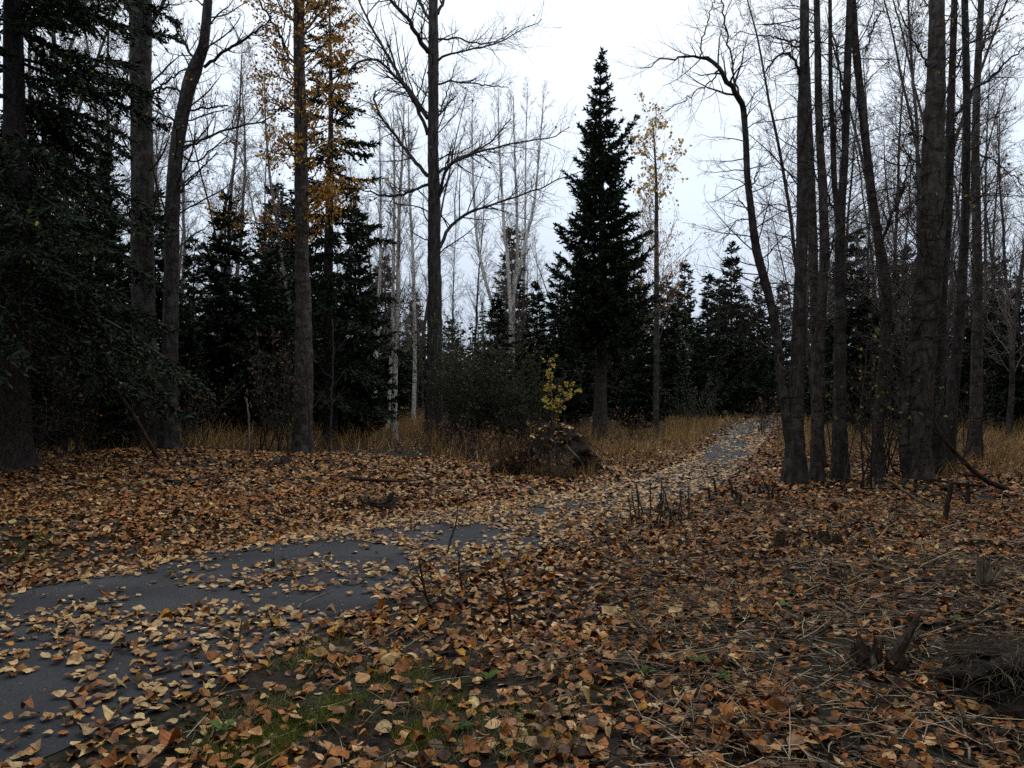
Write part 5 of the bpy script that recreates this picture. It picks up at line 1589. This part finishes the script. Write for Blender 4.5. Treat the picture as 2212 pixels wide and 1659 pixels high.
for i, (xa, ya, xb, yb, w, mt, lab) in enumerate(STICKS):
    ga, gb = G(xa, ya), G(xb, yb)
    rr_ = np.random.default_rng(800 + i)
    t_ = np.linspace(0, 1, 10)[:, None]
    pts = ga * (1 - t_) + gb * t_
    ln = np.linalg.norm(gb - ga)
    pts = pts + rr_.normal(0, 0.012 * ln, pts.shape) + np.sin(t_ * 3.14) * rr_.normal(0, 0.05) * ln
    rad = w * S / 2 / FPX * (ga[1] + gb[1]) / 2 * np.linspace(1, 0.55, 10)
    zc = ground_z(pts[:, 0], pts[:, 1])
    zc = np.convolve(np.r_[zc[0], zc, zc[-1]], np.ones(3) / 3, 'valid') + 0.02 + rad + 0.05 * rr_.random() * np.linspace(0, 1, 10)
    o_t = thing('stick', lab, 'stick', (pts[0, 0], pts[0, 1], zc[0]))
    m = MB()
    P3 = np.concatenate([pts, zc[:, None]], 1)
    m.tubes(P3[None], rad[None], 7, 0.14, rr_)
    m.build('shaft', M_DARKDEAD if mt else M_DEAD, o_t, colour=False)
    if w > 3:
        m = MB()
        B, Rb, _ = spawn(rr_, P3[None], rad[None], 3, 0.25, 0.95, 0.8, ln * 0.22, 5, 0.12, 0.0, 0.5, 0.0015)
        m.tubes(B, Rb, 5)
        m.build('side_twigs', M_DARKDEAD if mt else M_DEAD, o_t, colour=False)


# grasses
def blades(m, r, x, y, pd, h, w, pal, wt, lean=0.35, bend=0.5, single=False):
    n = len(x)
    a_ = r.uniform(0, 6.283, n)
    z0 = hgt(x, y, pd) - 0.01
    d0 = np.stack([np.cos(a_) * lean * r.random(n), np.sin(a_) * lean * r.random(n), np.ones(n)], 1)
    hh = h * r.uniform(0.4, 1.25, n) * (0.55 + 0.9 * vnoise(x * 1.7, y * 1.7, 74))
    P_ = walk(r, np.stack([x, y, z0], 1), d0, hh, 4, 0.08, -bend * 0.3)
    sd = np.stack([-np.sin(a_ + 0.6), np.cos(a_ + 0.6), np.zeros(n)], 1)
    wv = (w * r.uniform(0.6, 1.4, n))[:, None]
    if single:
        V_ = np.stack([P_[:, 0] - sd * wv, P_[:, 0] + sd * wv, P_[:, 3]], 1)
        m.add(V_.reshape(-1, 3), None, np.arange(n * 3).reshape(n, 3), np.repeat(pick(r, pal, wt, n, 0.3), 3, 0))
        return
    V_ = np.stack([P_[:, 0] - sd * wv, P_[:, 0] + sd * wv, P_[:, 1] - sd * wv * 0.9, P_[:, 1] + sd * wv * 0.9, P_[:, 2] - sd * wv * 0.6, P_[:, 2] + sd * wv * 0.6, P_[:, 3]], 1)
    ix = np.arange(n * 7).reshape(n, 7)
    Q_ = np.concatenate([ix[:, [0, 1, 3, 2]], ix[:, [2, 3, 5, 4]]])
    m.add(V_.reshape(-1, 3), Q_, ix[:, [4, 5, 6]], np.repeat(pick(r, pal, wt, n, 0.3), 7, 0))


TANG = [(0.38, 0.225, 0.085), (0.27, 0.145, 0.055), (0.19, 0.14, 0.05), (0.12, 0.068, 0.036), (0.47, 0.33, 0.15)]
m = MB()
for (n, x0, x1, y0, y1, h, w) in [(13000, 330, 960, 925, 985, 0.75, 0.006), (1300, 1080, 1290, 1008, 1040, 0.4, 0.005), (2600, 820, 925, 880, 930, 1.15, 0.009), (4500, 930, 1300, 940, 1010, 0.6, 0.006), (5500, 1270, 1500, 925, 1010, 0.42, 0.006),
                                  (3500, 1440, 1560, 915, 960, 0.5, 0.008), (3600, 1630, 1760, 905, 990, 0.5, 0.008), (3600, 1700, 2000, 930, 1010, 0.5, 0.007), (7500, 1980, 2300, 920, 1005, 0.7, 0.007), (3500, 1250, 1720, 895, 925, 0.42, 0.012),
                                  (2200, -60, 340, 960, 1000, 0.45, 0.006), (2600, 1960, 2260, 985, 1040, 0.35, 0.005)]:
    x_, y_ = place_px(r, n, x0, x1, y0, y1)
    pd_ = path_u(x_, y_)
    ok = (pd_ > 0.45) & (vnoise(x_ * 0.9, y_ * 0.9, 70) + r.random(n) * 0.5 > 0.5)
    blades(m, r, x_[ok], y_[ok], pd_[ok], h, w, TANG, [2.2, 2.6, 1.4, 1.6, 0.8], 0.8, 0.8)
tag(m.build('tall_grass', M_GRASS, smooth=False), 'tall dry tan grass growing along the edge of the wood', 'grass', kind='stuff')
m = MB()
for (n, x0, x1, y0, y1) in [(5200, 400, 1250, 1420, 1720), (2600, 420, 900, 1370, 1480), (1500, -100, 420, 1070, 1230), (700, 900, 1400, 1250, 1420), (500, 1250, 1700, 1320, 1600)]:
    x_, y_ = place_px(r, n, x0, x1, y0, y1)
    pd_ = path_u(x_, y_)
    ok = (pd_ > 0.06) & (vnoise(x_ * 2.4, y_ * 2.4, 71) + r.random(n) * 0.3 > 0.62)
    blades(m, r, x_[ok], y_[ok], pd_[ok], 0.085, 0.0022, [(0.07, 0.1, 0.025), (0.11, 0.13, 0.03), (0.2, 0.17, 0.08)], [3, 2, 1.5], 0.9, 0.9)
tag(m.build('green_grass', M_GRASS, smooth=False), 'short green grass pushing up between fallen leaves', 'grass', kind='stuff')
# moss cushions: dense tiny blades
m = MB()
for (cx_, cy_, rx, ry, n) in [(760, 1600, 210, 75, 22000), (930, 1520, 130, 48, 8000), (870, 1470, 90, 28, 3500), (560, 1640, 130, 48, 6000), (640, 1520, 120, 40, 4000), (1760, 1590, 60, 40, 1500), (1600, 1560, 60, 30, 1000), (110, 1140, 190, 50, 12000), (60, 1210, 100, 28, 4500), (1480, 1330, 120, 30, 1200)]:
    a_ = r.uniform(0, 6.283, n)
    q_ = np.sqrt(r.random(n))
    pxx, pyy = cx_ + rx * q_ * np.cos(a_), cy_ + ry * q_ * np.sin(a_)
    dd_ = HCAM * FPX / (pyy * S - HY)
    x_, y_ = (pxx * S - CX) / FPX * dd_, dd_
    pd_ = path_u(x_, y_)
    ok = (pd_ > 0.08) & (vnoise(x_ * 5, y_ * 5, 73) > 0.3 + 0.25 * q_)
    blades(m, r, x_[ok], y_[ok], pd_[ok], 0.034, 0.0035, [(0.15, 0.16, 0.025), (0.2, 0.2, 0.03), (0.07, 0.08, 0.02)], [2, 1.3, 1.2], 1.2, 0.4, True)
tag(m.build('moss', M_GRASS, smooth=False), 'soft yellow-green moss cushions between the near leaves', 'moss', kind='stuff')

# small broad-leaved weeds
WEEDS = [(1390, 1465, 'small green weed with paired leaves before the straw'), (1560, 1470, 'green rosette weed among near straw'), (1510, 1440, 'bright green weed behind the green rosette'), (1690, 1320, 'small green weed by the rotten stump'),
         (990, 1620, 'green weed at the bottom edge of the mossy patch'), (480, 1600, 'green plantain weed in near grass beside the path'), (1055, 1475, 'tiny green weed on the upper moss edge'), (2065, 1370, 'green weed beside the short thick branch piece'),
         (370, 1250, 'small green weed on the far path edge'), (1130, 1600, 'green weed between the mossy patch and straw'), (1310, 1280, 'tiny green weed in mid litter')]
for i, (px_, py_, lab) in enumerate(WEEDS):
    rr_ = np.random.default_rng(900 + i)
    g = G(px_, py_)
    z0 = gz(*g)
    t = thing('leafy_weed', lab, 'weed', (g[0], g[1], z0))
    for k in range(rr_.integers(4, 7)):
        a = k * 2.4 + rr_.normal(0, 0.3)
        ln = rr_.uniform(0.045, 0.08)
        tt = np.linspace(0, 1, 5)
        w_ = np.array([0.12, 0.3, 0.4, 0.28, 0.02]) * ln * 0.6
        cz = z0 + 0.015 + ln * (1.1 * tt - 0.7 * tt ** 2)
        c_ = np.stack([g[0] + np.cos(a) * ln * tt, g[1] + np.sin(a) * ln * tt, cz], 1)
        sd = np.array([-math.sin(a), math.cos(a), 0])
        V_ = np.concatenate([c_ - sd * w_[:, None] + [0, 0, 0.004], c_, c_ + sd * w_[:, None] + [0, 0, 0.004]])
        Q_ = [(j, j + 1, j + 6, j + 5) for j in range(4)] + [(j + 5, j + 6, j + 11, j + 10) for j in range(4)]
        m = MB()
        m.add(V_, Q_, None, pick(rr_, [(0.06, 0.12, 0.03), (0.09, 0.15, 0.035)], [1, 1], 1)[0])
        m.build('leaf', M_GRASS, t)
